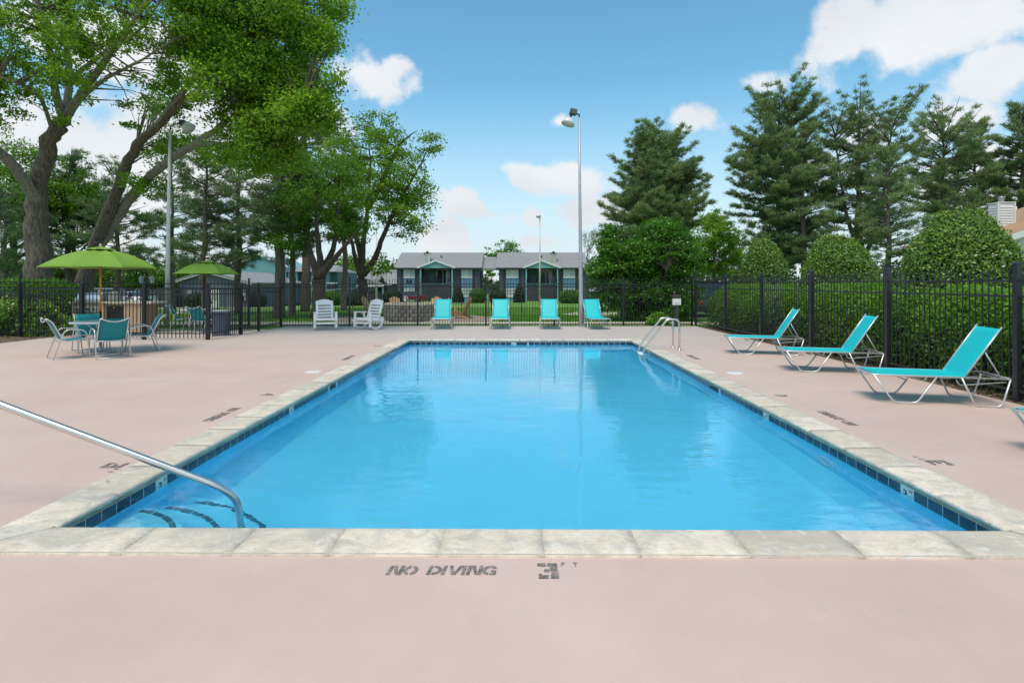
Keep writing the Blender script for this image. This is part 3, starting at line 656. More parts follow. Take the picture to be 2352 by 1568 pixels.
# c0 faces the table (away from the camera)
for (x, d, rz, lab) in ((0, (-9.58, 12.20), 139, 'teal chair left of the near table, leaning back in profile facing right'), (0, (-10.08, 13.45), 48, 'teal chair behind the near table, facing the camera'), (0, (-8.78, 13.25), -50, 'teal chair right of the near table, facing left'),
                       (420, 19.4, 112, 'teal chair behind the fence, left of the further table'), (467, 18.7, 168, 'teal chair with its back showing behind the rubbish bin')):
    p = XY(x, d) if x else Vector((*d, 0)); dup(c0, (p.x, p.y, 0), R(rz), lab, CG)
m_glass = mat('table_top', (.62, .63, .62), .25, var=.04)
def make_table(label, loc, r0, grp, sc_=1.0):
    t = thing('patio_table', label, 'table', loc, R(20), grp)
    MB().lathe([(r0-.004, .690), (r0, .694), (r0+.004, .712), (r0, .728), (r0-.01, .732)], 40).obj('tabletop', m_glass, t, True)
    for k in range(4):
        a = k*math.pi/2; c, s = math.cos(a), math.sin(a); q = r0*.72
        MB().tube(smoothpath([(.07*c, .07*s, .30), (.16*c, .16*s, .33), (q*c, q*s, .30), (q*c*1.02, q*s*1.02, 0)], .09), .014, 8).obj('leg', m_frame, t, True)
        MB().tube(smoothpath([(.06*c, .06*s, .28), (.07*c, .07*s, .50), (.30*c, .30*s, .688)], .06), .012, 8).obj('brace', m_frame, t, True)
    MB().tube([(.09*math.cos(a), .09*math.sin(a), .30) for a in np.linspace(0, 2*math.pi, 17)[:-1]], .012, 6, closed=True).obj('hub_ring', m_frame, t, True)
    return t
m_canv = mat('lime_canvas', (.235, .42, .052), .75, var=.05, vscale=60, bump=.08, bscale=300, translucent=.25)
m_pole = mat('stained_wood', (.50, .21, .04), .4, var=.15, vscale=8)
def make_umbrella(label, loc, r0, z0, z1, rz, grp):
    t = thing('market_umbrella', label, 'umbrella', loc, rz, grp); n = 8
    def canopy(ra, rb, za, zb, bulge, name, cut):
        for k in range(n):
            a0, a1 = 2*math.pi*k/n, 2*math.pi*(k+1)/n; vs = []; fs = []; nr, na = 7, 6
            for q in (0, -.004):
                for i in range(nr+1):
                    f = i/nr; r = ra+(rb-ra)*f; z = zb+(za-zb)*(1-f)**1.0+bulge*math.sin(math.pi*f)
                    for j in range(na+1):
                        g_ = j/na; a = a0+(a1-a0)*g_; e = abs(g_*2-1); ch = math.cos(math.pi/n)/math.cos((g_-.5)*2*math.pi/n)
                        ss = 1-e*e; rr = r*(ch*(1-.035*ss*f)+(1-ch)*.0); zz = z-.035*ss*math.sin(math.pi*min(1, f+.1))+.015*ss*f*cut
                        vs.append((rr*math.cos(a), rr*math.sin(a), zz+q))
            m = (nr+1)*(na+1)
            for i in range(nr):
                for j in range(na): b_ = i*(na+1)+j; fs += [(b_, b_+1, b_+na+2, b_+na+1), (m+b_, m+b_+na+1, m+b_+na+2, m+b_+1)]
            for j in range(na): b_ = nr*(na+1)+j; fs.append((b_, b_+1, m+b_+1, m+b_))
            MB().add(vs, fs).obj(name, m_canv, t, True)
    canopy(.10, r0, z1-.06, z0, .085, 'canopy_panel', 1); canopy(.02, .30, z1, z1-.075, .015, 'vent_panel', 1)
    for k in range(n):
        a = 2*math.pi*k/n; c, s = math.cos(a), math.sin(a)
        pts = [(ra*c, ra*s, z0+(z1-.06-z0)*(1-(ra-.03)/(r0-.03))+.085*math.sin(math.pi*(ra-.03)/(r0-.03))-.018) for ra in np.linspace(.03, r0-.01, 8)]
        rb = MB().tube(pts, .007, 5).obj('rib', m_pole, t, True); q = pts[4]
        MB().tube([(.03*c, .03*s, z0+.02), q], .006, 5).obj('strut', m_pole, rb, True)
    MB().tube([(0, 0, .72), (0, 0, z1+.01)], .021, 12).obj('pole', m_pole, t, True)
    MB().tube([(0, 0, .44), (0, 0, .95)], .0235, 12).obj('lower_sleeve', m_iron, t, True)
    MB().tube([(0, 0, .06), (0, 0, .44)], .021, 12).obj('pole', m_pole, t, True)
    MB().lathe([(.035, z1-.02), (.045, z1+.0), (.02, z1+.02), (.03, z1+.045), (.012, z1+.07)], 12).obj('finial', mat('finial_wood', (.55, .42, .26), .4), t, True)
    MB().lathe([(.30, 0.0), (.30, .03), (.26, .045), (.06, .06), (.035, .08), (.03, .30)], 28).obj('base', mat('base_steel', (.42, .42, .40), .35, .7), t, True)
    return t
TG, UG = 'round patio tables under umbrellas', 'lime green market umbrellas'
pa = XY(231, 13.1); pb = XY(476, 19.6)
make_table('round table among the four teal chairs on the left deck', pa, .58, TG); make_table('further round table behind the fence near the bin', XY(452, 19.3), .55, TG)
make_umbrella('near large lime green umbrella over the left table', pa, 1.18, 1.94, 2.43, R(11), UG); make_umbrella('smaller further lime green umbrella behind the fence', pb, 1.08, 1.90, 2.36, R(4), UG)

# ---------------------------------------------------------------- rocking chairs
def make_rocker(label, loc, rz):
    t = thing('rocking_chair', label, 'rocking chair', loc, rz, 'white resin rocking chairs'); w = .345
    B = lambda: MB()
    for s in (-1, 1):
        x = s*w
        rk = [(x, .0+.46*math.sin(a), .46*1.6*(1-math.cos(a))+.028) for a in np.linspace(-.98, .98, 15)]
        b = B()
        for i in range(len(rk)-1): b.beam(rk[i], rk[i+1], .05, .05)
        b.obj('rocker', m_white, t, bevel=.008)
        B().beam((x, -.30, .10), (x, -.27, .60), .065, .06, up=(0, 1, 0)).obj('front_leg', m_white, t, bevel=.01)
        B().beam((x, .30, .13), (x, .13, .58), .06, .055, up=(0, 1, 0)).obj('rear_leg', m_white, t, bevel=.01)
        B().beam((x, -.32, .60), (x, .27, .585), .085, .035).obj('armrest', m_white, t, bevel=.012)
        B().beam((x, -.27, .34), (x, .22, .30), .05, .06).obj('side_rail', m_white, t, bevel=.008)
    for z, hh in ((.375, .075), (.235, .05)): B().box((0, -.285, z), (2*w-.05, .03, hh)).obj('front_rail', m_white, t, bevel=.008)
    for k in range(6): B().box((0, -.22+k*.082, .375-.012*k), (2*w-.07, .058, .02)).obj('seat_slat', m_white, t, bevel=.005)
    # back: two stiles, five slots, arched top
    bt = Matrix.Rotation(R(-20), 4, 'X'); bt.translation = Vector((0, .22, .33))
    def bk(name, c, d, par=t):
        o = B().box((0, 0, 0), d).obj(name, m_white, par, bevel=.008); o.matrix_local = bt @ Matrix.Translation(c); return o
    for s in (-1, 1): bk('back_stile', (s*.25, 0, .33), (.08, .03, .72))
    for k in range(6): bk('back_slat', (0, 0, .03+k*.108), (.425, .024, .070))
    top = [(-.29, 0), (-.29, .055), (-.235, .075), (-.22, .10), (-.11, .135), (0, .15), (.11, .135), (.22, .10), (.235, .075), (.29, .055), (.29, 0)]
    o = B().prism(top, .03).obj('crest_rail', m_white, t, bevel=.006); o.matrix_local = bt @ Matrix.Translation((0, -.015, .60))
    return t
p = XY(747, 19.6); make_rocker('white rocking chair on the left, squarely facing the pool', p, R(22))
p = XY(846, 19.8); make_rocker('white rocking chair turned left, beside the first lounger', p, R(-27))

# ---------------------------------------------------------------- fences
PK = {}
def fence(name, label, cat, pts, ztop, rails, pk_top, pk_bot, step, psize=.06, pk=.018, m=None, posts=None, grp=None, rail_h=.03):
    "pts: post feet (x, y, z0); rails: heights; pickets every step"
    m = m or m_iron; t = thing(name, label, cat, (pts[0][0], pts[0][1], 0), 0, grp); o0 = Vector((pts[0][0], pts[0][1], 0))
    key = (ztop, psize, m.name)
    if key not in PK:
        PK[key] = (MB().box((0, 0, ztop/2), (psize, psize, ztop)).mesh('post', m), MB().add([(sx*psize*.58, sy*psize*.58, 0) for sx in (-1, 1) for sy in (-1, 1)]+[(sx*psize*.5, sy*psize*.5, .022) for sx in (-1, 1) for sy in (-1, 1)]+[(0, 0, .04)], [(0, 1, 5, 4), (1, 3, 7, 5), (3, 2, 6, 7), (2, 0, 4, 6), (4, 5, 8), (5, 7, 8), (7, 6, 8), (6, 4, 8), (0, 2, 3, 1)]).mesh('cap', m))
    pme, cme = PK[key]; kk = (pk_top-pk_bot, pk, m.name)
    if kk not in PK: PK[kk] = MB().box((0, 0, (pk_top-pk_bot)/2), (pk, pk, pk_top-pk_bot)).mesh('picket', m)
    for i, p in enumerate(pts):
        if posts and i not in posts: continue
        a = math.atan2(pts[min(i+1, len(pts)-1)][1]-pts[max(0, i-1)][1], pts[min(i+1, len(pts)-1)][0]-pts[max(0, i-1)][0])
        q = share(pme, 'post', t, Vector(p)-o0, (0, 0, a)); share(cme, 'cap', q, (0, 0, ztop))
    for i in range(len(pts)-1):
        a, b = Vector(pts[i]), Vector(pts[i+1]); L = (b-a).length; ang = math.atan2(b.y-a.y, b.x-a.x); dz = b.z-a.z
        for rz_ in rails: MB().beam(a-o0+Vector((0, 0, rz_)), b-o0+Vector((0, 0, rz_)), rail_h*.9, rail_h).obj('rail', m, t)
        n = max(1, int(round(L/step)))
        for k in range(1, n):
            q = a.lerp(b, k/n); share(PK[kk], 'picket', t, q-o0+Vector((0, 0, pk_bot)), (random.uniform(-.004, .004), random.uniform(-.004, .004), ang))
    return t
xr = 6.83
rp = [(xr, 5.15-2.74*1, 0), (xr, 5.15, 0)]+[(xr, 5.15+2.74*i, 0) for i in range(1, 7)]
rp[-1] = (xr-.08, 21.75, 0)
fence('right_fence', 'tall black picket fence along the right side behind the loungers', 'fence', rp, 1.86, (1.63, 1.42, .13), 1.79, .03, .120, .074, .0145, m_irong)
bx = [646, 803, 959.5, 1116, 1273, 1432, 1589]; bd = [20.95, 21.2, 21.4, 21.5, 21.55, 21.6, 21.65]
bp_ = [tuple(XY(x, d_, -.04)) for x, d_ in zip(bx, bd)]
fence('back_fence', 'long black picket fence across the back of the pool deck', 'fence', bp_, 1.84, (1.60, 1.49, .10), 1.80, .05, .102, .065, .017)
rf = [tuple(XY(x, d_, z)) for x, d_, z in ((-60, 16.7, 0), (46, 17.3, 0), (201, 18.9, -.02), (334, 19.9, -.05), (468, 20.9, -.06), (572, 21.6, -.08))]
fence('rear_left_fence', 'black picket fence behind the grill and further umbrella table', 'fence', rf, 1.83, (1.63, 1.47, .12), 1.78, .05, .112, .065, .017)
nf = [tuple(XY(x, d_, 0)) for x, d_ in ((46, 17.15), (189, 16.35), (331, 16.2), (477, 16.15))]
fence('low_front_fence', 'lower black picket fence behind the near umbrella table', 'fence', nf, 1.58, (1.42, 1.28, .18), 1.435, .055, .112, .085, .018)
sf = [tuple(XY(477, 16.15, 0)), tuple(XY(553, 17.8, 0))]
fence('side_fence', 'short black fence panel in front of the rubbish bin', 'fence', sf, 1.58, (1.42, 1.28, .18), 1.435, .055, .112, .085, .018, posts=[1])
gf = [tuple(XY(553.5, 17.85, 0)), tuple(XY(594, 19.1, 0))]
gt = fence('pool_gate', 'closed black picket gate between the bin and the back fence', 'gate', gf, 1.585, (1.44, 1.33, .16), 1.445, .06, .112, .07, .018, rail_h=.045)
MB().box((.04, .02, 1.12), (.07, .10, .16)).obj('latch', m_iron, gt)
sf2 = [tuple(XY(594.5, 19.15, 0)), tuple(XY(645, 20.8, 0))]
fence('corner_fence', 'black fence panel joining the gate to the back corner', 'fence', sf2, 1.60, (1.44, 1.30, .16), 1.46, .06, .112, .07, .018, posts=[1], rail_h=.04)

# ---------------------------------------------------------------- light poles
m_galv = mat('galvanised_steel', (.44, .45, .46), .45, .3, var=.12, vscale=6)
m_pw = mat('weathered_white_pole', (.68, .67, .64), .5, var=.1, vscale=5, stretch=(1, 1, .3))
m_lens = mat('lamp_bowl', (.70, .71, .72), .3, var=.05)
def lamp_bowl(t, c, aim, r0, m):
    "a reflector dome opening along aim"
    q = Vector(aim).normalized().to_track_quat('Z', 'Y').to_matrix().to_4x4(); q.translation = Vector(c)
    prof = [(.05*r0/.3, -.16*r0/.3), (.12*r0/.3, -.15*r0/.3), (.20*r0/.3, -.06*r0/.3), (.27*r0/.3, .05*r0/.3), (r0, .17*r0/.3), (r0*.95, .17*r0/.3), (.18*r0/.3, -.03*r0/.3)]
    b = MB().lathe(prof, 20, cap=False); b.v = [tuple(q @ Vector(v)) for v in b.v]; o = b.obj('shade', m, t, True)
    b = MB().lathe([(.001, .12*r0/.3), (r0*.93, .155*r0/.3), (r0*.93, .165*r0/.3), (.001, .15*r0/.3)], 20, cap=False); b.v = [tuple(q @ Vector(v)) for v in b.v]; b.obj('lens', m_lens, t, True)
P0 = W(1334.5, 747, 21.0); P1 = W(1330.5, 270, 21.0)
t = thing('light_pole', 'tall grey tapered light pole at the back fence with a floodlight on top', 'light pole', (P0.x, P0.y, 0))
o = Vector((P0.x, P0.y, 0)); TP = P1-o
MB().tube([(0, 0, 0), (0, 0, .9), TP*.55+Vector((0, 0, 0)), TP], [.083, .08, .055, .036], 14).obj('pole', m_galv, t, True)
MB().box((0, 0, .015), (.30, .30, .03)).obj('base_plate', m_galv, t)
m_bal = mat('ballast_grey', (.09, .085, .075), .5, var=.3)
MB().tube([TP+Vector((0, 0, -.05)), TP+Vector((0, 0, .10)), TP+Vector((-.12, 0, .14))], .035, 8).obj('bracket', m_bal, t, True)
MB().box(TP+Vector((-.22, 0, .20)), (.26, .22, .22), M=Matrix.Rotation(R(15), 3, 'Y')).obj('ballast', m_bal, t, bevel=.03)
MB().tube([TP+Vector((-.30, 0, .10)), TP+Vector((-.34, 0, -.05))], .045, 8).obj('neck', m_bal, t, True)
lamp_bowl(t, TP+Vector((-.38, 0, -.13)), (-.35, -.1, -1), .25, m_lens)
P0 = W(383, 751, 20.8); P1 = W(390.5, 300, 20.8)
t = thing('light_pole', 'white light pole on the left in front of the big maple, floodlight among leaves', 'light pole', (P0.x, P0.y, 0)); o = Vector((P0.x, P0.y, 0)); TP = P1-o
MB().tube([(0, 0, 0), TP*.4, TP], [.088, .070, .045], 14).obj('pole', m_pw, t, True)
MB().tube([TP+Vector((0, 0, -.1)), TP+Vector((.02, 0, .15)), TP+Vector((.38, 0, .30))], .028, 8).obj('bracket', m_bal, t, True)
MB().box(TP+Vector((.46, 0, .28)), (.20, .18, .20)).obj('ballast', m_bal, t, bevel=.03)
lamp_bowl(t, TP+Vector((.62, 0, .14)), (.75, -.05, -.75), .24, m_lens)
for (x, y0, y1, d_, lab) in ((1240, 672, 500, 46, 'thin distant lamp pole before the right half of the grey apartments'), (864.5, 684, 528, 46, 'thin distant pole rising beside the multi-limbed tree')):
    a = W(x, y0, d_); b = W(x, y1, d_); t = thing('lamp_pole', lab, 'lamp pole', (a.x, a.y, gz(a.y)), 0, 'thin lamp poles on the lawn'); hh = b.z-gz(a.y)
    MB().tube([(0, 0, 0), (0, 0, hh)], [.085, .05], 10).obj('pole', m_pw, t, True)
    MB().lathe([(.12, -.02), (.2, .08), (.17, .22), (.06, .28)], 14, c=(-.12, 0, hh)).obj('globe' if x > 1000 else 'lamp', m_lens, t, True)
# sign post
p = XY(1554, 21.0); t = thing('notice_post', 'dark square post with a white notice box at the right back fence', 'sign post', p)
MB().bb(-.055, .055, -.055, .055, 0, .92).obj('post', mat('brown_post', (.045, .042, .045), .6), t); MB().bb(-.17, .17, -.005, .30, -.0, .005).obj('base_plate', m_iron, t)
MB().bb(-.145, .145, -.07, .07, .80, 1.03).obj('box', m_white, t, bevel=.006); MB().bb(-.15, .15, -.075, .075, 1.03, 1.17).obj('lid', mat('lid_brown', (.06, .05, .05), .5), t, bevel=.01)
for k in range(3): MB().bb(-.10, .10, -.073, -.071, .84+.025*k, .847+.025*k).obj('printed_line', mat('faded_ink', (.35, .36, .5), .6), t)
# bin
p = XY(508, 17.5); m_bin = mat('grey_bin', (.095, .12, .165), .5, var=.06); t = thing('rubbish_bin', 'blue grey ribbed rubbish bin behind the gate fence', 'bin', p, R(8))
b = MB(); vs = []; n = 48
prof = [(.205, 0), (.215, .02), (.25, .66), (.25, .69)]
for r_, z in prof:
    for j in range(n):
        a = 2*math.pi*j/n; rr = r_+(.008 if j % 4 < 2 and .02 <= z <= .67 else 0); sq = 1/max(abs(math.cos(a)), abs(math.sin(a)))**.35; vs.append((rr*sq*math.cos(a), rr*sq*math.sin(a), z))
fs = [(i*n+j, i*n+(j+1) % n, (i+1)*n+(j+1) % n, (i+1)*n+j) for i in range(3) for j in range(n)]+[tuple(range(n-1, -1, -1))]
b.add(vs, fs).obj('body', m_bin, t)
MB().box((0, 0, .715), (.58, .58, .05)).obj('rim', m_bin, t, bevel=.02); MB().lathe([(.27, .74), (.26, .765), (.1, .785)], 24).obj('lid', mat('pale_lid', (.55, .57, .6), .4), t, True)
for s in (-1, 1): MB().box((s*.275, 0, .64), (.05, .16, .04)).obj('handle', m_bin, t, bevel=.01)
# grill island
m_tan = mat('tan_boards', (.52, .36, .22), .7, var=.1, vscale=5, rand=.06); m_grl = mat('grill_steel', (.66, .67, .68), .3, .8); m_ctop = mat('stone_top', (.58, .50, .38), .6, var=.2, vscale=9)
a = XY(163, 18.6); b_ = XY(329, 18.4); L = (b_-a).length; t = thing('grill_island', 'tan boarded barbecue island behind the low fence on the left', 'counter', a, math.atan2(b_.y-a.y, b_.x-a.x))
nb = int(L/.13); bm = MB().box((0, 0, 0), (.126, .02, .90)).mesh('board', m_tan)
gx0, gx1 = .12, 1.02; dx0, dx1 = 1.24, 1.80
for k in range(nb):
    x = (k+.5)*L/nb
    if gx0 < x < gx1: continue
    if dx0 < x < dx1: continue
    share(bm, 'board', t, (x, 0, .47))
MB().bb(0, L, .015, .70, .02, .93).obj('carcass', mat('carcass', (.32, .23, .14), .8), t)
MB().bb(gx0, gx1, -.004, .012, .02, .62).obj('grill_cabinet', mat('cabinet_brown', (.30, .25, .19), .6), t)
MB().bb(dx0, dx1, -.016, .012, .06, .86).obj('black_door', m_iron, t); MB().bb((dx0+dx1)/2-.04, (dx0+dx1)/2+.04, -.03, -.017, .80, .82).obj('handle', m_grl, t)
MB().bb(-.05, gx0-.01, -.06, .75, .932, 1.0).obj('worktop', m_ctop, t, bevel=.01); MB().bb(gx1+.01, L+.30, -.06, .75, .932, 1.0).obj('worktop', m_ctop, t, bevel=.01)
t2 = thing('barbecue_grill', 'stainless gas barbecue with a closed hood set in the tan island', 'barbecue', t.location, t.rotation_euler.z)
MB().bb(gx0+.02, gx1-.02, -.08, -.018, .64, .84).obj('control_panel', m_grl, t2, bevel=.01)
for k in range(4):
    MB().tube([(gx0+.17+k*.19, -.082, .76), (gx0+.17+k*.19, -.12, .76)], .028, 12).obj('knob', m_iron, t2)
b = MB().prism([(0, 0), (.62, 0), (.62, .22), (.40, .36), (.12, .33), (.0, .15)], gx1-gx0-.04)
b.v = [(gx1-.02-y, x-.02, z+.94) for x, y, z in b.v]; b.obj('hood', m_grl, t2, bevel=.02)
MB().tube([(gx0+.10, -.07, 1.03), (gx1-.10, -.07, 1.03)], .014, 8).obj('handle', m_grl, t2)
t3 = thing('covered_burner', 'grey covered side burner standing on the tan island', 'grill cover', t.location+Matrix.Rotation(t.rotation_euler.z, 3, 'Z') @ Vector((1.24, .3, 1.0)))
b = MB().lathe([(.20, 0), (.21, .08), (.17, .24), (.11, .31), (.03, .33)], 12); b.v = [(x*(1+.08*math.sin(7*x)), y, z) for x, y, z in b.v]; b.obj('cover', mat('cover_grey', (.26, .25, .21), .8, var=.2), t3, True)
# twin lantern post
p = XY(337, 22.2, -.06); t = thing('lantern_post', 'black double lantern post behind the tan barbecue island', 'lamp post', p)
MB().tube([(0, 0, 0), (0, 0, 1.98)], .045, 10).obj('post', m_iron, t, True); MB().lathe([(.03, 1.96), (.06, 2.0), (.02, 2.05), (.035, 2.08), (.004, 2.13)], 10).obj('finial', m_iron, t)
MB().tube(smoothpath([(-.21, 0, 1.60), (-.21, 0, 1.52), (.21, 0, 1.52), (.21, 0, 1.60)], .06), .014, 8).obj('arm', m_iron, t, True)
for s in (-1, 1):
    ln = MB().lathe([(.065, 1.60), (.095, 1.615), (.085, 1.63)], 6, c=(s*.21, 0, 0)).obj('lantern', m_iron, t)
    MB().lathe([(.062, 1.635), (.088, 1.83)], 6, c=(s*.21, 0, 0)).obj('glass', mat('lantern_glass', (.55, .58, .55), .15), ln)
    MB().lathe([(.115, 1.83), (.09, 1.88), (.03, 1.93), (.01, 1.97)], 6, c=(s*.21, 0, 0)).obj('roof', mat('lantern_grey', (.3, .3, .29), .4), ln)
# ---------------------------------------------------------------- buildings
m_slate = mat('slate_siding', (.085, .095, .12), .7, var=.08, vscale=2)
m_slate2 = mat('dark_charcoal_boards', (.05, .05, .056), .75, var=.15, vscale=3)
m_trim = mat('dark_trim', (.035, .035, .04), .6)
m_blue = mat('blue_panel', (.12, .26, .38), .6, var=.05)
m_teal = mat('teal_trim', (.20, .42, .40), .6, var=.04)
m_tealw = mat('teal_siding', (.165, .37, .37), .65, var=.06, vscale=2)
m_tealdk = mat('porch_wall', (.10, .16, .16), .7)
m_roof = mat('grey_shingles', (.22, .22, .22), .85, rgb2=(.29, .285, .28), vscale=2.5, bump=.3, bscale=30)
m_win = mat('window_glass', (.045, .055, .065), .08, spec=.8)
m_blind = mat('pale_blind', (.50, .52, .50), .5, var=.06, vscale=30, stretch=(30, 1, .2))
m_wt = mat('white_trim', (.72, .73, .72), .5)
m_cream = mat('cream_siding', (.50, .49, .40), .6, var=.05)
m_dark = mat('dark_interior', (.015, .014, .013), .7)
def window(par, x0, x1, z0, z1, y=-.02, blinds=True, dark=(0, 0)):
    w = MB().bb(x0, x1, y-.03, y+.05, z0, z1).obj('window', m_blind if blinds else m_win, par); cx = (x0+x1)/2
    f = MB().bb(x0-.06, x1+.06, y-.08, y-.032, z0-.13, z0).bb(x0-.04, x0, y-.07, y-.031, z0, z1).bb(x1, x1+.04, y-.07, y-.031, z0, z1).bb(x0-.04, x1+.04, y-.07, y-.031, z1, z1+.06).bb(cx-.04, cx+.04, y-.07, y-.031, z0, z1)
    f.obj('frame', m_wt, w)
    for a, b_ in ((x0, cx-.04), (cx+.04, x1)): MB().bb(a+.01, b_-.01, y-.045, y-.031, z0+.01, z1-.01).obj('pane', m_blind if blinds and a == x0 else m_pane, w)
m_pane = mat('pale_pane', (.42, .45, .45), .12, spec=.7, var=.1)
D = 83.0; S = D/FPX
def hx(x): return (x-1188)*S
def hz_(y): return CAMH+(HZ-y)*S
gb = -1.02
def apartment(label, x0, x1, wins, porch, chim, plaque=None):
    X0 = hx(x0); t = thing('apartment_block', label, 'apartments', (X0, D, gb), 0, 'grey two-storey apartment blocks beyond the lawn')
    zz = lambda y: hz_(y)-gb; xx = lambda x: hx(x)-X0; Wd = xx(x1); ze = zz(615); zr = CAMH+70/FPX*88.5-gb
    pa, pb, pax, pay = porch; a, b_ = xx(pa), xx(pb)
    MB().bb(0, a, 0, 9, 0, ze).bb(b_, Wd, 0, 9, 0, ze).bb(a, b_, 1.6, 9, 0, ze).obj('wall', m_slate, t)
    bt = MB(); x = 0.0
    while x <= Wd:
        if not (a-.05 < x < b_+.05) and not any(xx(q[0])-.1 < x < xx(q[1])+.1 for q in wins): bt.bb(x-.03, x+.03, -.035, -.002, .05, ze-.02)
        x += .62
    o = bt.obj('batten', m_trim, t); o['kind'] = 'stuff'
    MB().add([(-.45, -.5, ze+.0), (Wd+.35, -.5, ze+.0), (Wd+.35, 5.3, zr), (-.45, 5.3, zr), (-.45, -.5, ze-.16), (Wd+.35, -.5, ze-.16), (Wd+.35, 5.3, zr-.16), (-.45, 5.3, zr-.16)], [(0, 1, 2, 3), (4, 7, 6, 5), (0, 4, 5, 1), (1, 5, 6, 2), (0, 3, 7, 4)]).obj('roof', m_roof, t)
    MB().add([(-.45, 5.31, zr), (Wd+.35, 5.31, zr), (Wd+.35, 9.6, ze), (-.45, 9.6, ze), (-.45, 5.31, zr-.16), (Wd+.35, 5.31, zr-.16), (Wd+.35, 9.6, ze-.16), (-.45, 9.6, ze-.16)], [(0, 1, 2, 3), (4, 7, 6, 5), (3, 2, 6, 7), (1, 5, 6, 2), (0, 3, 7, 4)]).obj('roof', m_roof, t)
    for xg, s in ((.0, 1), (Wd-.12, 1)): MB().add([(xg, .01, ze), (xg, 9, ze), (xg, 5, zr-.2), (xg+.12, .01, ze), (xg+.12, 9, ze), (xg+.12, 5, zr-.2)], [(0, 1, 2), (3, 5, 4), (0, 3, 4, 1), (1, 4, 5, 2), (2, 5, 3, 0)]).obj('gable_wall', m_slate, t)
    MB().bb(-.45, Wd+.35, -.56, -.501, ze-.2, ze+.01).obj('gutter', m_trim, t)
    for (wx0, wx1) in wins:
        w0, w1 = xx(wx0), xx(wx1)
        MB().bb(w0-.10, w1+.10, -.05, -.002, .0, zz(618)).obj('window_bay', m_blue, t)
        window(t, w0, w1, zz(636.5), zz(620), y=-.06); window(t, w0, w1, zz(680), zz(663), y=-.06)
        for q in (w0-.42, w1+.14): MB().bb(q, q+.28, -.10, -.003, 0, ze-.17).obj('pilaster', m_trim, t)
    # porch
    for q in (a+.02, b_-.22): MB().bb(q, q+.20, -.75, -.57, 0, zz(617)).obj('porch_post', m_teal, t)
    ax, az_ = xx(pax), zz(pay)
    MB().add([(a-.25, -.80, zz(616)), (b_+.25, -.80, zz(616)), (ax, -.80, az_-.15), (a-.25, .3, zz(616)), (b_+.25, .3, zz(616)), (ax, .3, az_-.15)], [(0, 1, 2), (3, 5, 4), (0, 3, 4, 1)]).obj('porch_gable', m_teal, t)
    for s in (a-.35, b_+.35):
        MB().beam((s, -1.0, zz(615.5)+.02), (ax, -1.0, az_+.02), .06, .24).obj('fascia', m_wt, t)
        MB().add([(s, -.95, zz(615)), (ax, -.95, az_+.08), (ax, 4.2, az_+.08), (s, .8, zz(615)), (s, -.95, zz(615)+.07), (ax, -.95, az_+.16), (ax, 4.2, az_+.16), (s, .8, zz(615)+.07)], [(0, 1, 2, 3), (4, 7, 6, 5), (0, 4, 5, 1)]).obj('porch_roof', m_roof, t)
    zd = zz(652)
    MB().bb(a, b_, -.70, 1.58, zd-.28, zd).obj('balcony_floor', m_slate2, t); MB().bb(a+.23, b_-.23, -.74, -.70, zd-.1, zd+.06).obj('balcony_edge', m_teal, t)
    rl = MB(); rl.bb(a+.23, b_-.23, -.70, -.66, zd+.82, zd+.86)
    for i in range(int((b_-a-.5)/.16)): rl.bb(a+.26+i*.16, a+.285+i*.16, -.69, -.665, zd+.06, zd+.82)
    rl.obj('railing', m_iron, t)['kind'] = 'stuff'
    mid = (a+b_)/2
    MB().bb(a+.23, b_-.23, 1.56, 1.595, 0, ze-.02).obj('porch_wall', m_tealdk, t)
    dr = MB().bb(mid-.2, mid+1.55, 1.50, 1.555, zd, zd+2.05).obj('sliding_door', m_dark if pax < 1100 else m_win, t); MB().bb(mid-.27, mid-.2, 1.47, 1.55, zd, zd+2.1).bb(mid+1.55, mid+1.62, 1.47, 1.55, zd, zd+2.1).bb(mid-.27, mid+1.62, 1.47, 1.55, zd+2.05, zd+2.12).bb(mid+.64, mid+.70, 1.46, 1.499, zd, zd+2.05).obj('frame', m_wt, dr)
    MB().bb(mid+1.1, mid+1.5, 1.45, 1.49, zd+.05, zd+2.0).obj('curtain', m_blind, dr)
    # ground-floor privacy boards
    nbd = int((b_-a-.46)/.19)
    bd_ = MB().bb(0, .18, 0, .03, 0, zd-.35).mesh('board', m_slate2)
    for i in range(nbd): share(bd_, 'board', t, (a+.24+i*.19, -.735, .02))
    c0_, c1 = xx(chim[0]), xx(chim[1]); zc0, zc1 = zz(613), CAMH+68/FPX*(D+2)-gb
    ch = MB().bb(c0_, c1, 1.5, 2.5, ze-.3, zc1).obj('chimney', m_cream, t)
    sd_ = MB(); z = ze
    while z < zc1-.05: sd_.bb(c0_-.01, c1+.01, 1.485, 1.499, z, z+.025); z += .18
    sd_.obj('lap_edge', m_tan if False else mat('lap_shadow', (.36, .35, .28), .7), ch)
    MB().bb(c0_-.08, c1+.08, 1.4, 2.6, zc1, zc1+.08).obj('cap', m_trim, ch); MB().bb(c0_+.25, c1-.25, 1.8, 2.2, zc1+.08, zc1+.32).obj('flue', m_trim, ch)
    if chim[2]: MB().bb(c1-.12, c1+.02, 1.44, 1.48, ze, zc1).obj('corner_trim', m_wt, ch)
    MB().lathe([(.1, 0), (.1, .3), (.14, .32)], 8, c=(Wd*.5, 3.2, ze+(zr-ze)*3.7/5.8)).obj('roof_vent', m_trim, t)
    if plaque:
        px = xx(939); pl = MB().bb(px-.34, px+.34, -.10, -.055, zz(650.5), zz(642)).obj('number_plaque', m_ink, t)
        text('7', .50, m_wt, pl, (px, -.108, zz(646.2)), (R(90), 0, 0), 'numeral', .003)
    return t
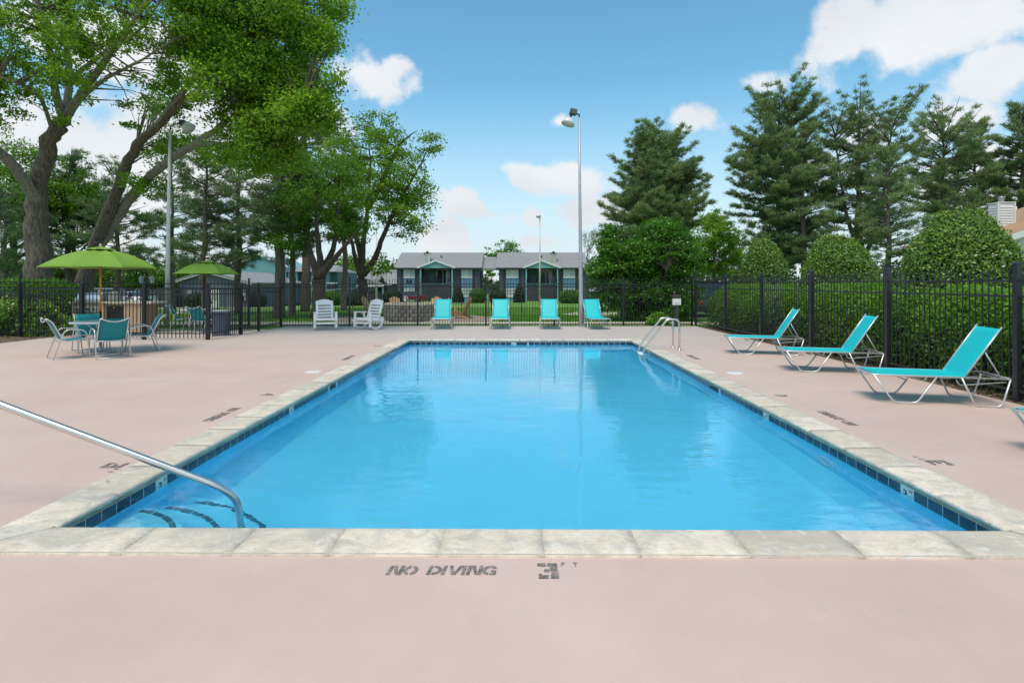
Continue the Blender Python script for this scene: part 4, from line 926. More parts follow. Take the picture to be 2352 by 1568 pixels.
A = apartment('left grey apartment block with teal porch and black number 7 plaque', 911, 1101, [(927, 951), (1060, 1083)], (965, 1041, 1002, 599.5), (969, 982, 1), True)
B_ = apartment('right grey apartment block with teal porch behind the thin lamp pole', 1146, 1345, [(1163, 1189), (1294, 1319)], (1206, 1281, 1243, 599.5), (1266, 1279, 0))
m_stairm = mat('stair_tread', (.5, .5, .48), .7)
for loc in (A.location, B_.location):     # balcony furniture seen as dark chairs
    for k, q in enumerate(((4.3, .5), (5.6, .6))):
        zd = hz_(652)-gb; c = thing('balcony_chair', ('dark chair on the %s apartment balcony, nearer the %s post' % ('left' if loc is A.location or loc.x < -10 else 'right', 'left' if k == 0 else 'centre')), 'chair', (loc.x+q[0], loc.y+.4, gb+zd), 0, 'chairs on the apartment balconies')
        MB().bb(-.28, .28, -.25, .25, .38, .44).obj('seat', m_iron, c); MB().bb(-.28, .28, .22, .27, .44, 1.0).obj('backrest', m_iron, c)
        for sx in (-.25, .25):
            for sy in (-.22, .22): MB().bb(sx-.02, sx+.02, sy-.02, sy+.02, 0, .38).obj('leg', m_iron, c)
# linking roof with the open stair passage
X0, X1 = hx(1102.5), hx(1144.5); t = thing('stair_passage', 'roofed open stair passage between the two grey apartment blocks', 'passage', (X0, D, gb)); w = X1-X0
ze = hz_(616)-gb; zr = hz_(592)-gb+.35
MB().add([(0.02, .6, ze), (w-.02, .6, ze), (w-.02, 5.0, zr), (.02, 5.0, zr), (.02, .6, ze-.3), (w-.02, .6, ze-.3), (w-.02, 5.0, zr-.3), (.02, 5.0, zr-.3)], [(0, 1, 2, 3), (4, 7, 6, 5), (0, 4, 5, 1), (3, 2, 6, 7)]).obj('roof', m_roof, t)
for x in (.55, 1.75): MB().bb(x-.05, x+.05, 1.0, 1.1, 0, 3.1).obj('newel', m_iron, t)
for i in range(9): MB().bb(.62, 1.68, 1.1+i*.28, 1.36+i*.28, .12+i*.2, .20+i*.2).obj('tread', m_stairm, t)
for x in (.55, 1.75): MB().beam((x, 1.1, 1.1), (x, 3.6, 2.9), .05, .05).obj('handrail', m_iron, t)

# far grey low roofs between the trees and the left apartments
def block(name, label, x0, x1, d, ytop, ybase, ridge, mw, gable_left=False, cat='building'):
    a, b_ = XY(x0, d), XY(x1, d); z0 = CAMH+(HZ-ybase)*d/FPX-.4; t = thing(name, label, cat, (a.x, a.y, z0)); L = b_.x-a.x
    he = CAMH+(HZ-ytop)*d/FPX-z0; hr = CAMH+(HZ-ridge)*(d+5)/FPX-z0
    MB().bb(0, L, 0, 9, 0, he).obj('wall', mw, t)
    MB().add([(-.4, -.5, he+.01), (L+.4, -.5, he+.01), (L+.4, 5, hr), (-.4, 5, hr), (L+.4, 9.5, he+.01), (-.4, 9.5, he+.01)], [(0, 1, 2, 3), (3, 2, 4, 5), (0, 3, 5), (1, 4, 2), (0, 5, 4, 1)]).obj('roof', m_roof, t)
    MB().bb(-.4, L+.4, -.58, -.503, he-.18, he+.03).obj('fascia', m_wt, t)
    return t, L, he
t, L, he = block('grey_annexe', 'low grey building with pale roof just left of the apartments', 800, 908, 90, 650, 690, 620, m_slate)
for i in range(4): window(t, .8+i*1.7, 1.6+i*1.7, .9, 1.9)
t, L, he = block('grey_annexe', 'pale grey gable showing between the tall light pole and the broad green bush', 1347, 1385, 92, 626, 690, 607, m_slate); window(t, .5, 1.4, 2, 3)
# carport before the annexe
a = XY(806, 70); t = thing('carport', 'dark gabled carport behind the second rocking chair', 'carport', (a.x, a.y, gz(a.y))); s = 70/FPX
MB().add([(0, 0, 2.25), (75*s, 0, 2.25), (37*s, 0, 3.1), (0, 5, 2.25), (75*s, 5, 2.25), (37*s, 5, 3.1)], [(0, 1, 2), (3, 5, 4), (0, 2, 5, 3), (1, 4, 5, 2), (0, 3, 4, 1)]).obj('roof', m_roof, t)
MB().bb(0, 75*s, -.06, -.002, 2.05, 2.27).obj('beam', m_wt, t)
for x in (.1, 37*s, 75*s-.1): MB().bb(x-.07, x+.07, .05, .19, 0, 2.04).obj('post', m_teal, t)
nb_ = int(72*s/.2); bm = MB().bb(0, .18, 0, .03, 0, 1.55).mesh('board', m_slate2)
for i in range(nb_): share(bm, 'board', t, (.15+i*.2, .3, .02))
# teal two-storey building
d_ = 62.0; s = d_/FPX; a = XY(540, d_); t = thing('teal_building', 'teal two-storey apartment building behind the trees on the left', 'apartments', (a.x, a.y, -.95)); zz = lambda y: CAMH+(HZ-y)*s+.95; xx = lambda x: (x-540)*s
XL = xx(658)
g_ = [(xx(500), 0), (XL, 0), (XL, zz(612)), (xx(600), zz(588)), (xx(500), zz(628))]
MB().prism(g_, 8).obj('gable_wall', m_tealw, t)
sd_ = MB(); z = .2
while z < zz(592):
    xl = xx(500) if z < zz(628) else xx(500)+(z-zz(628))/(zz(588)-zz(628))*(xx(600)-xx(500)); xr_ = XL if z < zz(612) else XL-(z-zz(612))/(zz(588)-zz(612))*(XL-xx(600))
    sd_.bb(xl+.02, xr_-.02, -.012, -.001, z, z+.022); z += .22
sd_.obj('lap_edge', mat('teal_lap', (.11, .26, .27), .7), t)['kind'] = 'stuff'
MB().beam((xx(497), -.1, zz(627)), (xx(600), -.1, zz(586)), .25, .2).obj('fascia', m_wt, t); MB().beam((xx(600), -.1, zz(586)), (xx(662), -.1, zz(612)), .25, .2).obj('fascia', m_wt, t)
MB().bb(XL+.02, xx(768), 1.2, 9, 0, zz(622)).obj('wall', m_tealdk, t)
MB().add([(XL, -.4, zz(624)), (xx(770), -.4, zz(624)), (xx(745), 5, zz(606)), (XL, 5, zz(606)), (xx(770), 9, zz(624)), (XL, 9, zz(624))], [(0, 1, 2, 3), (3, 2, 4, 5), (1, 4, 2), (0, 5, 4, 1)]).obj('roof', m_roof, t)
for (q0, q1) in ((662, 684), (700, 706), (716, 722), (728, 752)): MB().bb(xx(q0), xx(q1), -.05, 1.19, 0, zz(625)).obj('wall_bay', m_tealw, t)
for (q0, q1) in ((684, 700), (706, 716), (752, 768)):
    MB().bb(xx(q0)+.01, xx(q1)-.01, -.02, 1.18, zz(652), zz(648.5)).obj('balcony_rail', m_wt, t); MB().bb(xx(q0)+.01, xx(q1)-.01, .0, .05, 0, zz(653)).obj('privacy_board', m_slate2, t)
MB().lathe([(.02, 0), (.3, .2), (.35, .5), (.15, .8)], 8, c=(xx(711), .5, zz(648))).obj('hanging_plant', mat('pink_flowers', (.45, .10, .22), .8, var=.5, vscale=40), t)
# grey gabled clubhouse at left
d_ = 50.0; s = d_/FPX; a = XY(402, d_); zb = gz(50)-.1; t = thing('clubhouse', 'low blue grey gabled building with wide pale roof behind the second umbrella', 'building', (a.x, a.y, zb)); zz = lambda y: CAMH+(HZ-y)*s-zb; xx = lambda x: (x-402)*s
MB().prism([(xx(412), 0), (xx(574), 0), (xx(574), zz(650)), (xx(478), zz(628)), (xx(412), zz(648))], 14).obj('wall', mat('blue_grey_siding', (.15, .17, .225), .7, var=.05), t)
for (p, q) in (((399, 649), (478, 625)), ((478, 625), (582, 652))): MB().beam((xx(p[0]), -.3, zz(p[1])), (xx(q[0]), -.3, zz(q[1])), .12, .16).obj('fascia', m_wt, t)
for (p, q) in (((397, 648.5), (478, 624)), ((478, 624), (585, 652))):
    b = MB(); x0, z0, x1, z1 = xx(p[0]), zz(p[1]), xx(q[0]), zz(q[1]); b.add([(x0, -.4, z0), (x1, -.4, z1), (x1, 15, z1), (x0, 15, z0), (x0, -.4, z0+.12), (x1, -.4, z1+.12), (x1, 15, z1+.12), (x0, 15, z0+.12)], [(0, 3, 2, 1), (4, 5, 6, 7), (0, 1, 5, 4), (0, 4, 7, 3), (1, 2, 6, 5)]).obj('roof', m_roof, t)
window(t, xx(432), xx(442), zz(686), zz(668)); window(t, xx(556), xx(566), zz(686), zz(668))
w = MB().bb(xx(486), xx(504), -.06, -.002, 0, zz(664)).obj('door', m_wt, t); MB().bb(xx(490), xx(500), -.075, -.061, zz(688), zz(668)).obj('pane', m_pane, w)
MB().bb(xx(398), xx(420), -2.2, -.3, 0, zz(660)).obj('side_fence', m_slate2, t)
# white sided house at the far right
g0 = gz(24); t = thing('white_house', 'white clapboard house with brown roof and boxed chimney at the right edge', 'house', (20.2, 24.0, g0))
m_wsid = mat('white_siding', (.72, .68, .65), .5, var=.03); m_brn = mat('brown_shingles', (.40, .235, .13), .85, var=.1, vscale=3, bump=.3, bscale=40)
rz_ = lambda X: 1.6-4.66+.33*X-g0              # roof slope above the house origin, X in world
XR, XE, YD = 29.0, 36.0, 5.2
MB().prism([(0, 0), (XE-20.2, 0), (XE-20.2, rz_(21)), (XR-20.2, rz_(XR)-.15), (0, rz_(20.2)-.15)], YD).obj('wall', m_wsid, t)
lap = MB(); z = .15
while z < rz_(XR)-.3:
    xl = 0 if z < rz_(20.2)-.2 else (z-rz_(20.2)+.2)/.33; lap.add([(xl, -.001, z), (XR-20.2, -.001, z), (XR-20.2, -.03, z), (xl, -.03, z), (XR-20.2, -.001, z+.125), (xl, -.001, z+.125)], [(0, 1, 2, 3), (3, 2, 4, 5), (0, 3, 5), (1, 4, 2)]); z += .13
lap.obj('clapboard', m_wsid, t)['kind'] = 'stuff'
x0, x1 = -.45, XR-20.2; za, zb_ = rz_(19.75), rz_(XR)
MB().add([(x0, -.4, za-.1), (x1, -.4, zb_-.1), (x1, YD+.3, zb_-.1), (x0, YD+.3, za-.1), (x0, -.4, za), (x1, -.4, zb_), (x1, YD+.3, zb_), (x0, YD+.3, za)], [(0, 3, 2, 1), (4, 5, 6, 7), (0, 1, 5, 4), (0, 4, 7, 3), (2, 3, 7, 6)]).obj('roof', m_brn, t)
MB().add([(x1, -.4, zb_), (XE-19.7, -.4, rz_(21)), (XE-19.7, YD+.3, rz_(21)), (x1, YD+.3, zb_)], [(0, 1, 2, 3)]).obj('roof', m_brn, t)
MB().beam((x0, -.43, za-.14), (x1, -.43, zb_-.14), .05, .24).obj('rake_board', m_wt, t)
cx0, cx1, cy0, cy1, cz = 1.37, 2.10, 1.9, 2.45, 5.2-g0
ch = MB().bb(cx0, cx1, cy0, cy1, rz_(20.2), cz).obj('chimney', m_wsid, t)
z = rz_(20.2)+.3; lp = MB()
while z < cz-.1:
    lp.add([(cx0+.07, cy0-.001, z), (cx1-.07, cy0-.001, z), (cx1-.07, cy0-.03, z), (cx0+.07, cy0-.03, z), (cx1-.07, cy0-.001, z+.11), (cx0+.07, cy0-.001, z+.11)], [(0, 1, 2, 3), (3, 2, 4, 5), (0, 3, 5), (1, 4, 2)])
    lp.add([(cx0-.001, cy0+.07, z), (cx0-.001, cy1-.07, z), (cx0-.03, cy1-.07, z), (cx0-.03, cy0+.07, z), (cx0-.001, cy1-.07, z+.11), (cx0-.001, cy0+.07, z+.11)], [(0, 3, 2, 1), (3, 5, 4, 2), (0, 5, 3), (1, 2, 4)]); z += .12
lp.obj('clapboard', m_wsid, ch)['kind'] = 'stuff'
for x in (cx0, cx1): MB().bb(x-.035, x+.035, cy0-.034, cy0+.05, rz_(20.2), cz+.001).obj('corner_trim', m_wt, ch)
MB().bb(cx0-.03, cx1+.03, cy0-.04, cy1+.03, cz+.002, cz+.04).obj('cap', m_wt, ch); MB().lathe([(.11, 0), (.11, .18), (.15, .19), (.15, .26), (.1, .28)], 14, c=((cx0+cx1)/2, (cy0+cy1)/2, cz+.04)).obj('flue', mat('flue_metal', (.35, .34, .33), .4, .7), ch, True)

# ---------------------------------------------------------------- fire pit and its chairs
m_blk = mat('pit_block', (.16, .14, .12), .85, rgb2=(.34, .30, .26), vscale=7, bump=.5, bscale=30, rand=.22)
c = XY(944, 25.3); zc_ = gz(c.y)+.03; t = thing('fire_pit', 'round grey brown stone block fire pit on the lawn behind the back fence', 'fire pit', (c.x, c.y, zc_)); rr = 1.06; nbk = 22; H = .165
bme = MB().box((0, 0, 0), (2*math.pi*rr/nbk-.012, .20, H-.010)).mesh('block', m_blk)
for row in range(4):
    for k in range(nbk):
        a = 2*math.pi*(k+.5*(row % 2))/nbk; q = rr-.008*row+random.uniform(-.008, .008); share(bme, 'block', t, (q*math.cos(a), q*math.sin(a), H*(row+.5)+.02), (0, 0, a+math.pi/2))
for k in range(16):
    a0, a1 = 2*math.pi*k/16, 2*math.pi*(k+.96)/16; vs = [(r_*math.cos(a), r_*math.sin(a), z) for z in (H*4+.02, H*4+.09) for r_ in (.90, 1.16) for a in (a0, a1)]
    MB().add(vs, [(0, 2, 3, 1), (4, 5, 7, 6), (0, 1, 5, 4), (2, 6, 7, 3), (0, 4, 6, 2), (1, 3, 7, 5)]).obj('cap_stone', m_ctop, t)
m_cedar = mat('cedar', (.50, .32, .17), .7, var=.12, vscale=4, rand=.08)
def adirondack(label, loc, rz):
    t = thing('adirondack_chair', label, 'chair', loc, rz, 'cedar adirondack chairs round the fire pit')
    for k in range(6): MB().box((0, -.25+k*.095, .36-.022*k), (.54, .08, .02)).obj('seat_slat', m_cedar, t)
    for k in range(5):
        hgt = .86-.05*abs(k-2); o = MB().box((0, 0, hgt/2), (.098, .02, hgt)).obj('back_slat', m_cedar, t, loc=((k-2)*.108, .22, .22), rot=(R(-24), 0, 0))
    for s in (-1, 1):
        MB().box((s*.33, -.04, .56), (.13, .70, .022)).obj('armrest', m_cedar, t); MB().box((s*.29, -.30, .275), (.03, .10, .55)).obj('leg', m_cedar, t); MB().beam((s*.27, -.30, .32), (s*.27, .55, .05), .03, .11).obj('leg', m_cedar, t)
    return t
ad = adirondack('cedar adirondack chair behind the left side of the fire pit', XY(909, 28.6, gz(28.6)), R(20))
for (x, d_, rz, lab) in ((993, 28.4, -15, 'cedar adirondack chair behind the fire pit, just left of the first lounger'), (1055, 26.5, -105, 'cedar adirondack chair right of the fire pit, seen side on'), (855, 30.5, 70, 'cedar adirondack chair furthest left, behind the second rocking chair'), (1003, 25.6, -75, 'cedar adirondack chair against the right side of the fire pit, behind the first lounger')):
    dup(ad, XY(x, d_, gz(d_)), R(rz), lab)
# low rail barrier on the lawn
t = thing('lawn_rail', 'low two-bar dark rail on thin posts crossing the lawn', 'railing', XY(1095, 34, gz(34))); o_ = t.location
A0 = W(980, 668, 34)-o_; A1 = W(1238, 668, 34)-o_; A2 = W(1262, 674, 33)-o_
for dz in (0, -.16): MB().tube([A0+Vector((0, 0, dz)), A1+Vector((0, 0, dz)), A2+Vector((0, 0, dz*.3))], .018, 6).obj('rail', m_iron, t)
for x in (985, 1060, 1130, 1198): q = W(x, 668, 34)-o_; MB().tube([(q.x, q.y, -.05), (q.x, q.y, q.z)], .03, 6).obj('post', m_iron, t)
t = thing('lawn_rail', 'slanting light coloured rail left of the fire pit, between tree trunks', 'railing', XY(745, 40, gz(40))); o_ = t.location
q0, q1 = W(742, 667, 40)-o_, W(882, 657, 40)-o_; MB().tube([q0, q1], .022, 6).obj('rail', m_pw, t)
for q in (q0, q0.lerp(q1, .5), q1): MB().tube([(q.x, q.y, -.05), q], .02, 6).obj('post', m_iron, t)

# ---------------------------------------------------------------- vehicles
m_tyre = mat('tyre', (.015, .015, .016), .8); m_cg = mat('car_glass', (.02, .025, .03), .06, spec=.9); m_hub = mat('wheel_rim', (.4, .4, .42), .3, .8)
def car(name, label, loc, rz, col, suv=False, cat='car'):
    t = thing(name, label, cat, loc, rz, 'cars parked beyond the lawn'); mp_ = mat('paint_'+'_'.join('%d' % (c*100) for c in col), col, .25, coat=.6)
    h1 = 1.0 if suv else .88; h2 = 1.72 if suv else 1.42
    # side profile (x along length), lofted across the width with tumblehome
    low = [(-2.15, .28), (-2.2, .62), (-2.05, h1-.05), (-1.95 if suv else -1.6, h1), (.95, h1-.02), (1.95, h1-.20), (2.15, .60), (2.1, .28)]
    vs = []; fs = []; k = len(low)
    for (w_, s_) in ((.80, 1), (.90, 1), (.90, 1), (.80, 1)): pass
    ring = [(-.88, 1), (-.92, .995), (.92, .995), (.88, 1)]
    for y, sc_ in ((-.86, .97), (-.92, 1.0), (.92, 1.0), (.86, .97)): vs += [(x*sc_, y, z if z < .4 else z*(1 if abs(y) < .9 else .96)) for x, z in low]
    for i in range(3):
        for j in range(k): a = i*k+j; fs.append((a, i*k+(j+1) % k, (i+1)*k+(j+1) % k, a+k))
    fs += [tuple(range(k-1, -1, -1)), tuple(3*k+j for j in range(k))]
    MB().add(vs, fs).obj('body', mp_, t, bevel=.04)
    c = [(-2.0 if suv else -1.55, h1-.02), (-1.75 if suv else -1.05, h2-.06), (-.2, h2), (.35, h2-.05), (1.05, h1-.04)]
    vs = [(x, s*(.84 if z < h1+.01 else .66), z) for s in (-1, 1) for x, z in c]; k = 5
    MB().add(vs, [tuple(range(k-1, -1, -1)), tuple(k+j for j in range(k))]+[(j, j+1, j+1+k, j+k) for j in range(k-1)]).obj('window', m_cg, t)
    MB().bb(c[1][0]+.03, .34, -.665, .665, h2-.055, h2+.015).obj('roof', mp_, t, bevel=.03)
    for s in (-1, 1): MB().beam((c[1][0], s*.67, h2-.04), (c[0][0]+.1, s*.83, h1), .05, .08).beam((.35, s*.67, h2-.05), (1.05, s*.83, h1), .04, .06).beam((-.25, s*.665, h2-.02), (-.25, s*.84, h1), .04, .07).obj('pillar', mp_, t)
    for x in (-1.35, 1.32):
        for s in (-1, 1):
            w = MB().tube([(x, s*.74, .33), (x, s*.935, .33)], .33, 20).obj('wheel', m_tyre, t); MB().tube([(x, s*.93, .33), (x, s*.945, .33)], .19, 14).obj('rim', m_hub, w)
    for s in (-1, 1):
        MB().box((2.1, s*.66, .66), (.10, .34, .15)).obj('headlight', m_lens, t, bevel=.02); MB().box((-2.17, s*.68, .74), (.08, .28, .16)).obj('tail_light', mat('red_lens', (.45, .01, .01), .2), t, bevel=.02)
        MB().box((.75, s*1.0, h1+.02), (.12, .16, .12)).obj('mirror', mp_, t, bevel=.03)
    MB().box((2.15, 0, .50), (.06, 1.0, .22)).obj('grille', m_ink, t); MB().box((2.19, 0, .40), (.02, .40, .12)).obj('number_plate', m_wt, t)
    return t
wh = (.72, .72, .73); bl_ = (.05, .09, .18)
for (x, d_, rz, col, suv, lab) in ((703, 66, -75, (.62, .62, .63), True, 'white SUV nosing towards the camera between two left tree trunks'), (622, 66, 188, (.55, .6, .72), False, 'pale blue car beyond the lawn, seen over the gate'),
    (300, 60, 178, (.5, .62, .75), False, 'light blue car behind the tan barbecue island'), (366, 56, 60, wh, True, 'white car behind the white light pole, tail lights showing'), (234, 58, 180, (.6, .6, .6), True, 'silver car behind the barbecue hood'),
    (897, 74, 182, wh, False, 'white car beyond the fire pit, by the dark conical shrub'), (938, 79, 180, (.22, .02, .025), False, 'red car parked below the number 7 plaque'), (1608, 30, 90, (.03, .032, .04), True, 'dark vehicle at the right corner behind the back fence')):
    p = XY(x, d_, 0); p.z = gz(p.y)+.025; car('parked_car', lab, p, R(rz), col, suv)
# ---------------------------------------------------------------- vegetation
m_bark = mat('grey_bark', (.050, .040, .028), .9, rgb2=(.23, .19, .14), vscale=6, bump=1.0, bscale=14, stretch=(3, 3, .6))
m_barkl = mat('pale_limb_bark', (.13, .115, .09), .9, rgb2=(.36, .33, .27), vscale=6, bump=.8, bscale=14, stretch=(3, 3, .6))
m_barkd = mat('dark_bark', (.040, .030, .022), .9, rgb2=(.11, .088, .068), vscale=5, bump=1.0, bscale=16, stretch=(3, 3, .6))
m_barkp = mat('pine_bark', (.080, .062, .050), .9, rgb2=(.20, .165, .135), vscale=5, bump=1.0, bscale=12, stretch=(3, 3, .8))
m_maple = leafmat('maple_leaf', (.090, .205, .013), (.33, .56, .045), .45, .5)
m_ylw = leafmat('yellow_green_leaf', (.08, .19, .012), (.22, .42, .03), .5, .5)
m_mid = leafmat('mid_green_leaf', (.055, .155, .014), (.20, .42, .035), .45, .5)
m_holly = leafmat('holly_leaf', (.024, .065, .012), (.19, .33, .065), .30, .18, .5)
m_hollyt = leafmat('holly_new_growth', (.15, .27, .018), (.36, .48, .05), .4, .3)
m_hedge = leafmat('hedge_leaf', (.055, .160, .014), (.30, .55, .045), .3, .42, .5)
m_mag = leafmat('bush_leaf', (.030, .110, .010), (.15, .37, .028), .3, .42, .5)
m_dkleaf = leafmat('dark_shrub_leaf', (.010, .024, .010), (.035, .075, .018), .4, .15)
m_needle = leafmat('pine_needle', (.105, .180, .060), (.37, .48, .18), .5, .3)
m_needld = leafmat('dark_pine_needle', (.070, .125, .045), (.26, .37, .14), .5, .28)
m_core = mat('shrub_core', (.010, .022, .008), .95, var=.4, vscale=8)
def fbm(p, s, seed=0):
    "cheap smooth pseudo-noise, -1..1"
    r = np.random.default_rng(seed); out = np.zeros(len(p))
    for k in range(5):
        d = unit(r.normal(size=(1, 3)))[0]*s*(1+.5*k); out += np.sin(p @ d+r.uniform(0, 6.28)+1.3*np.sin(p @ np.roll(d, 1)*.7+k))/(1+.35*k)
    return out/3.2
def sample_limb(pts, rad, step=.35):
    out = []; rr = []
    for i in range(len(pts)-1):
        a, b = Vector(pts[i]), Vector(pts[i+1]); n = max(1, int((b-a).length/step))
        for k in range(n): out.append(a.lerp(b, k/n)); rr.append(rad[i]+(rad[i+1]-rad[i])*k/n)
    out.append(Vector(pts[-1])); rr.append(rad[-1]); return out, rr
def curvy(pts, amp=.04):
    "Catmull-Rom through the points with a little wobble"
    P = [Vector(p) for p in pts]; out = []
    for i in range(len(P)-1):
        p0, p1, p2, p3 = P[max(0, i-1)], P[i], P[i+1], P[min(len(P)-1, i+2)]; n = 5
        for k in range(n):
            t = k/n; out.append(.5*((2*p1)+(-p0+p2)*t+(2*p0-5*p1+4*p2-p3)*t*t+(-p0+3*p1-3*p2+p3)*t**3)+Vector([random.uniform(-amp, amp) for _ in range(3)])*(0 if i == 0 and k == 0 else 1))
    return out+[P[-1]]
def broadleaf(name, label, limbs, blobs, lm, bark, leaf, nleaf, clump=.42, cat='tree', group=None, twig=.016, flat=.6, tb=0.0, seed=0, gap=-.25):
    """limbs: [(points, radii)], first is the trunk; blobs: (centre, radii(3), share) volumes that hold the crown."""
    base = Vector(limbs[0][0][0]); t = thing(name, label, cat, base, 0, group)
    sk = []; 
    for i, (pts, rad) in enumerate(limbs):
        q = curvy([Vector(p)-base for p in pts], rad[0]*.12); rr = np.interp(np.linspace(0, len(pts)-1, len(q)), range(len(pts)), rad).tolist()
        if i == 0: rr[0] *= 1.25
        MB().tube(q, rr, 12 if rad[0] > .12 else 7).obj('trunk' if i == 0 else 'limb', (m_barkl if bark is m_bark else bark) if i else bark, t, True)
        sk += [(p, r) for p, r in zip(q, rr)]
    SK = np.array([tuple(p) for p, r in sk]); tot = sum(b[2] for b in blobs); cc = []; 
    perc = 55
    nc = max(12, nleaf//perc)
    for (c, r, w) in blobs:
        n = max(2, int(nc*w/tot)); d = unit(rng.normal(size=(n*2, 3))); rad = rng.uniform(.12, 1, (n*2, 1))**.45
        p = np.array(tuple(Vector(c)-base))+d*rad*np.array(r); keep = fbm(p, 1.1 if gap < .05 else 1.9, seed) > gap; p = p[keep][:n]; cc.append(p)
    C = np.concatenate(cc)
    # twigs
    tw = MB(); 
    for p in C[::2]:
        i = int(np.argmin(((SK-p)**2).sum(1)+.35*(SK[:, 2] > p[2]+.3)*9)); a = Vector(SK[i]); b = Vector(p); L = (b-a).length
        if L < .15: continue
        m1 = a.lerp(b, .4)+Vector((random.uniform(-.08, .08)*L, random.uniform(-.08, .08)*L, .08*L)); tw.tube([a, m1, b], [min(.05, twig*(1+L*.45)), twig*.8, twig*.3], 4, cap=False)
    if tw.v: tw.obj('twigs', bark, t, True)['kind'] = 'stuff'
    n = nleaf; idx = rng.integers(0, len(C), n); cs = clump*rng.uniform(.6, 1.3, len(C))
    off = rng.normal(size=(n, 3))*np.array([1, 1, flat])*cs[idx][:, None]*.62; p = C[idx]+off
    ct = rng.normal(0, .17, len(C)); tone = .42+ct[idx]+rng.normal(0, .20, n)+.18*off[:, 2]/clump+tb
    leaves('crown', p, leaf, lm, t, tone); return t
def P3(*a): return [W(*q) for q in a]
# --- big maple on the left
tr = P3((90, 775, 20.5), (93, 640, 20.5), (86, 520, 20.4), (92, 400, 20.3), (120, 310, 20), (148, 272, 19.8))
limbs = [(tr, [.58, .43, .36, .29, .24, .20]),
 (P3((88, 470, 20.4), (45, 400, 19.5), (-10, 345, 18.6), (-90, 300, 17.5)), [.22, .18, .15, .10]),
 (P3((146, 275, 19.8), (125, 200, 19.4), (112, 100, 19), (75, -40, 18.5), (60, -200, 18)), [.14, .12, .09, .07, .04]),
 (P3((148, 275, 19.8), (160, 190, 20), (153, 90, 20.2), (145, -40, 20.4), (160, -200, 20)), [.14, .11, .08, .06, .03]),
 (P3((150, 272, 19.8), (205, 190, 19), (275, 95, 18), (340, 0, 17), (420, -120, 16)), [.15, .12, .09, .06, .03]),
 (P3((175, 235, 19.5), (245, 180, 18.5), (330, 135, 17.5), (400, 90, 16.8)), [.09, .06, .035, .01]),
 (P3((120, 300, 19.9), (95, 230, 18.5), (50, 195, 17.5), (-20, 170, 17)), [.07, .06, .05, .03]),
 (P3((165, 180, 20), (240, 120, 20.5), (330, 60, 21), (400, -60, 21)), [.09, .07, .05, .03])]
def Bc(x, y, d, rx, ry, rd, w): s = d/FPX; return (W(x, y, d), (rx*s, rd, ry*s), w)
blobs = [Bc(30, 100, 18.5, 130, 150, 2.5, 2.8), Bc(210, 30, 20.5, 150, 110, 2.0, 1.6), Bc(370, 50, 17.8, 150, 120, 2.5, 3.0), Bc(330, 190, 19, 90, 70, 2, .8), Bc(20, 230, 18, 70, 60, 2, .6), Bc(150, 130, 17.5, 130, 100, 1.8, 1.4), Bc(260, 250, 18, 60, 50, 1.5, .5), Bc(120, -150, 19, 350, 120, 3, 2.2), Bc(420, -120, 18, 260, 120, 3, 2.2)]
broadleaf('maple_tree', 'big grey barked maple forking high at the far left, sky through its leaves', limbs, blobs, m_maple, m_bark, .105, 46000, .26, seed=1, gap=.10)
# --- second maple: two leaning limbs, dense bright crown
tr = P3((178, 770, 23), (198, 640, 22.8), (222, 560, 22.5), (262, 450, 22), (305, 350, 21.4), (360, 290, 20.6), (440, 215, 19.5))
limbs = [(tr, [.42, .31, .25, .21, .17, .14, .08]),
 (P3((212, 585, 22.6), (255, 520, 22.6), (310, 440, 22.2), (380, 375, 21.4), (450, 330, 20.4), (500, 295, 19.4), (560, 250, 18.4)), [.22, .20, .17, .15, .12, .09, .05]),
 (P3((360, 290, 20.6), (430, 200, 19.5), (520, 120, 18.5), (600, 30, 18)), [.12, .10, .07, .04]),
 (P3((450, 330, 20.4), (560, 330, 19), (640, 300, 18), (700, 240, 17.4)), [.11, .08, .06, .03])]
blobs = [Bc(565, 230, 18.5, 98, 110, 2.4, 4.4), Bc(640, 230, 18, 110, 110, 2.3, 4.6), Bc(600, 90, 18.5, 130, 100, 2.6, 4.2), Bc(700, 60, 18.5, 60, 75, 1.6, 1.4), Bc(500, 80, 18.5, 100, 100, 2.5, 3.2), Bc(700, 250, 17.8, 60, 70, 1.4, 1.8), Bc(400, 350, 23.3, 80, 40, 1.2, 1.0), Bc(590, 350, 18.5, 110, 45, 1.6, 1.8), Bc(620, -60, 18.5, 150, 70, 2.4, 2.2), Bc(340, 420, 21.5, 45, 40, 1, .35), Bc(748, 110, 18, 38, 45, 1, .55), Bc(765, 5, 18.5, 32, 34, 1, .4), Bc(775, 190, 17.8, 26, 30, .8, .3), Bc(755, 275, 17.6, 30, 35, .8, .4), Bc(380, 240, 23, 50, 60, 1.2, .6)]
broadleaf('maple_tree', 'leaning double-limbed maple with the dense bright green crown overhead', limbs, blobs, m_maple, m_bark, .110, 88000, .34, seed=2, tb=.10, gap=-.12)
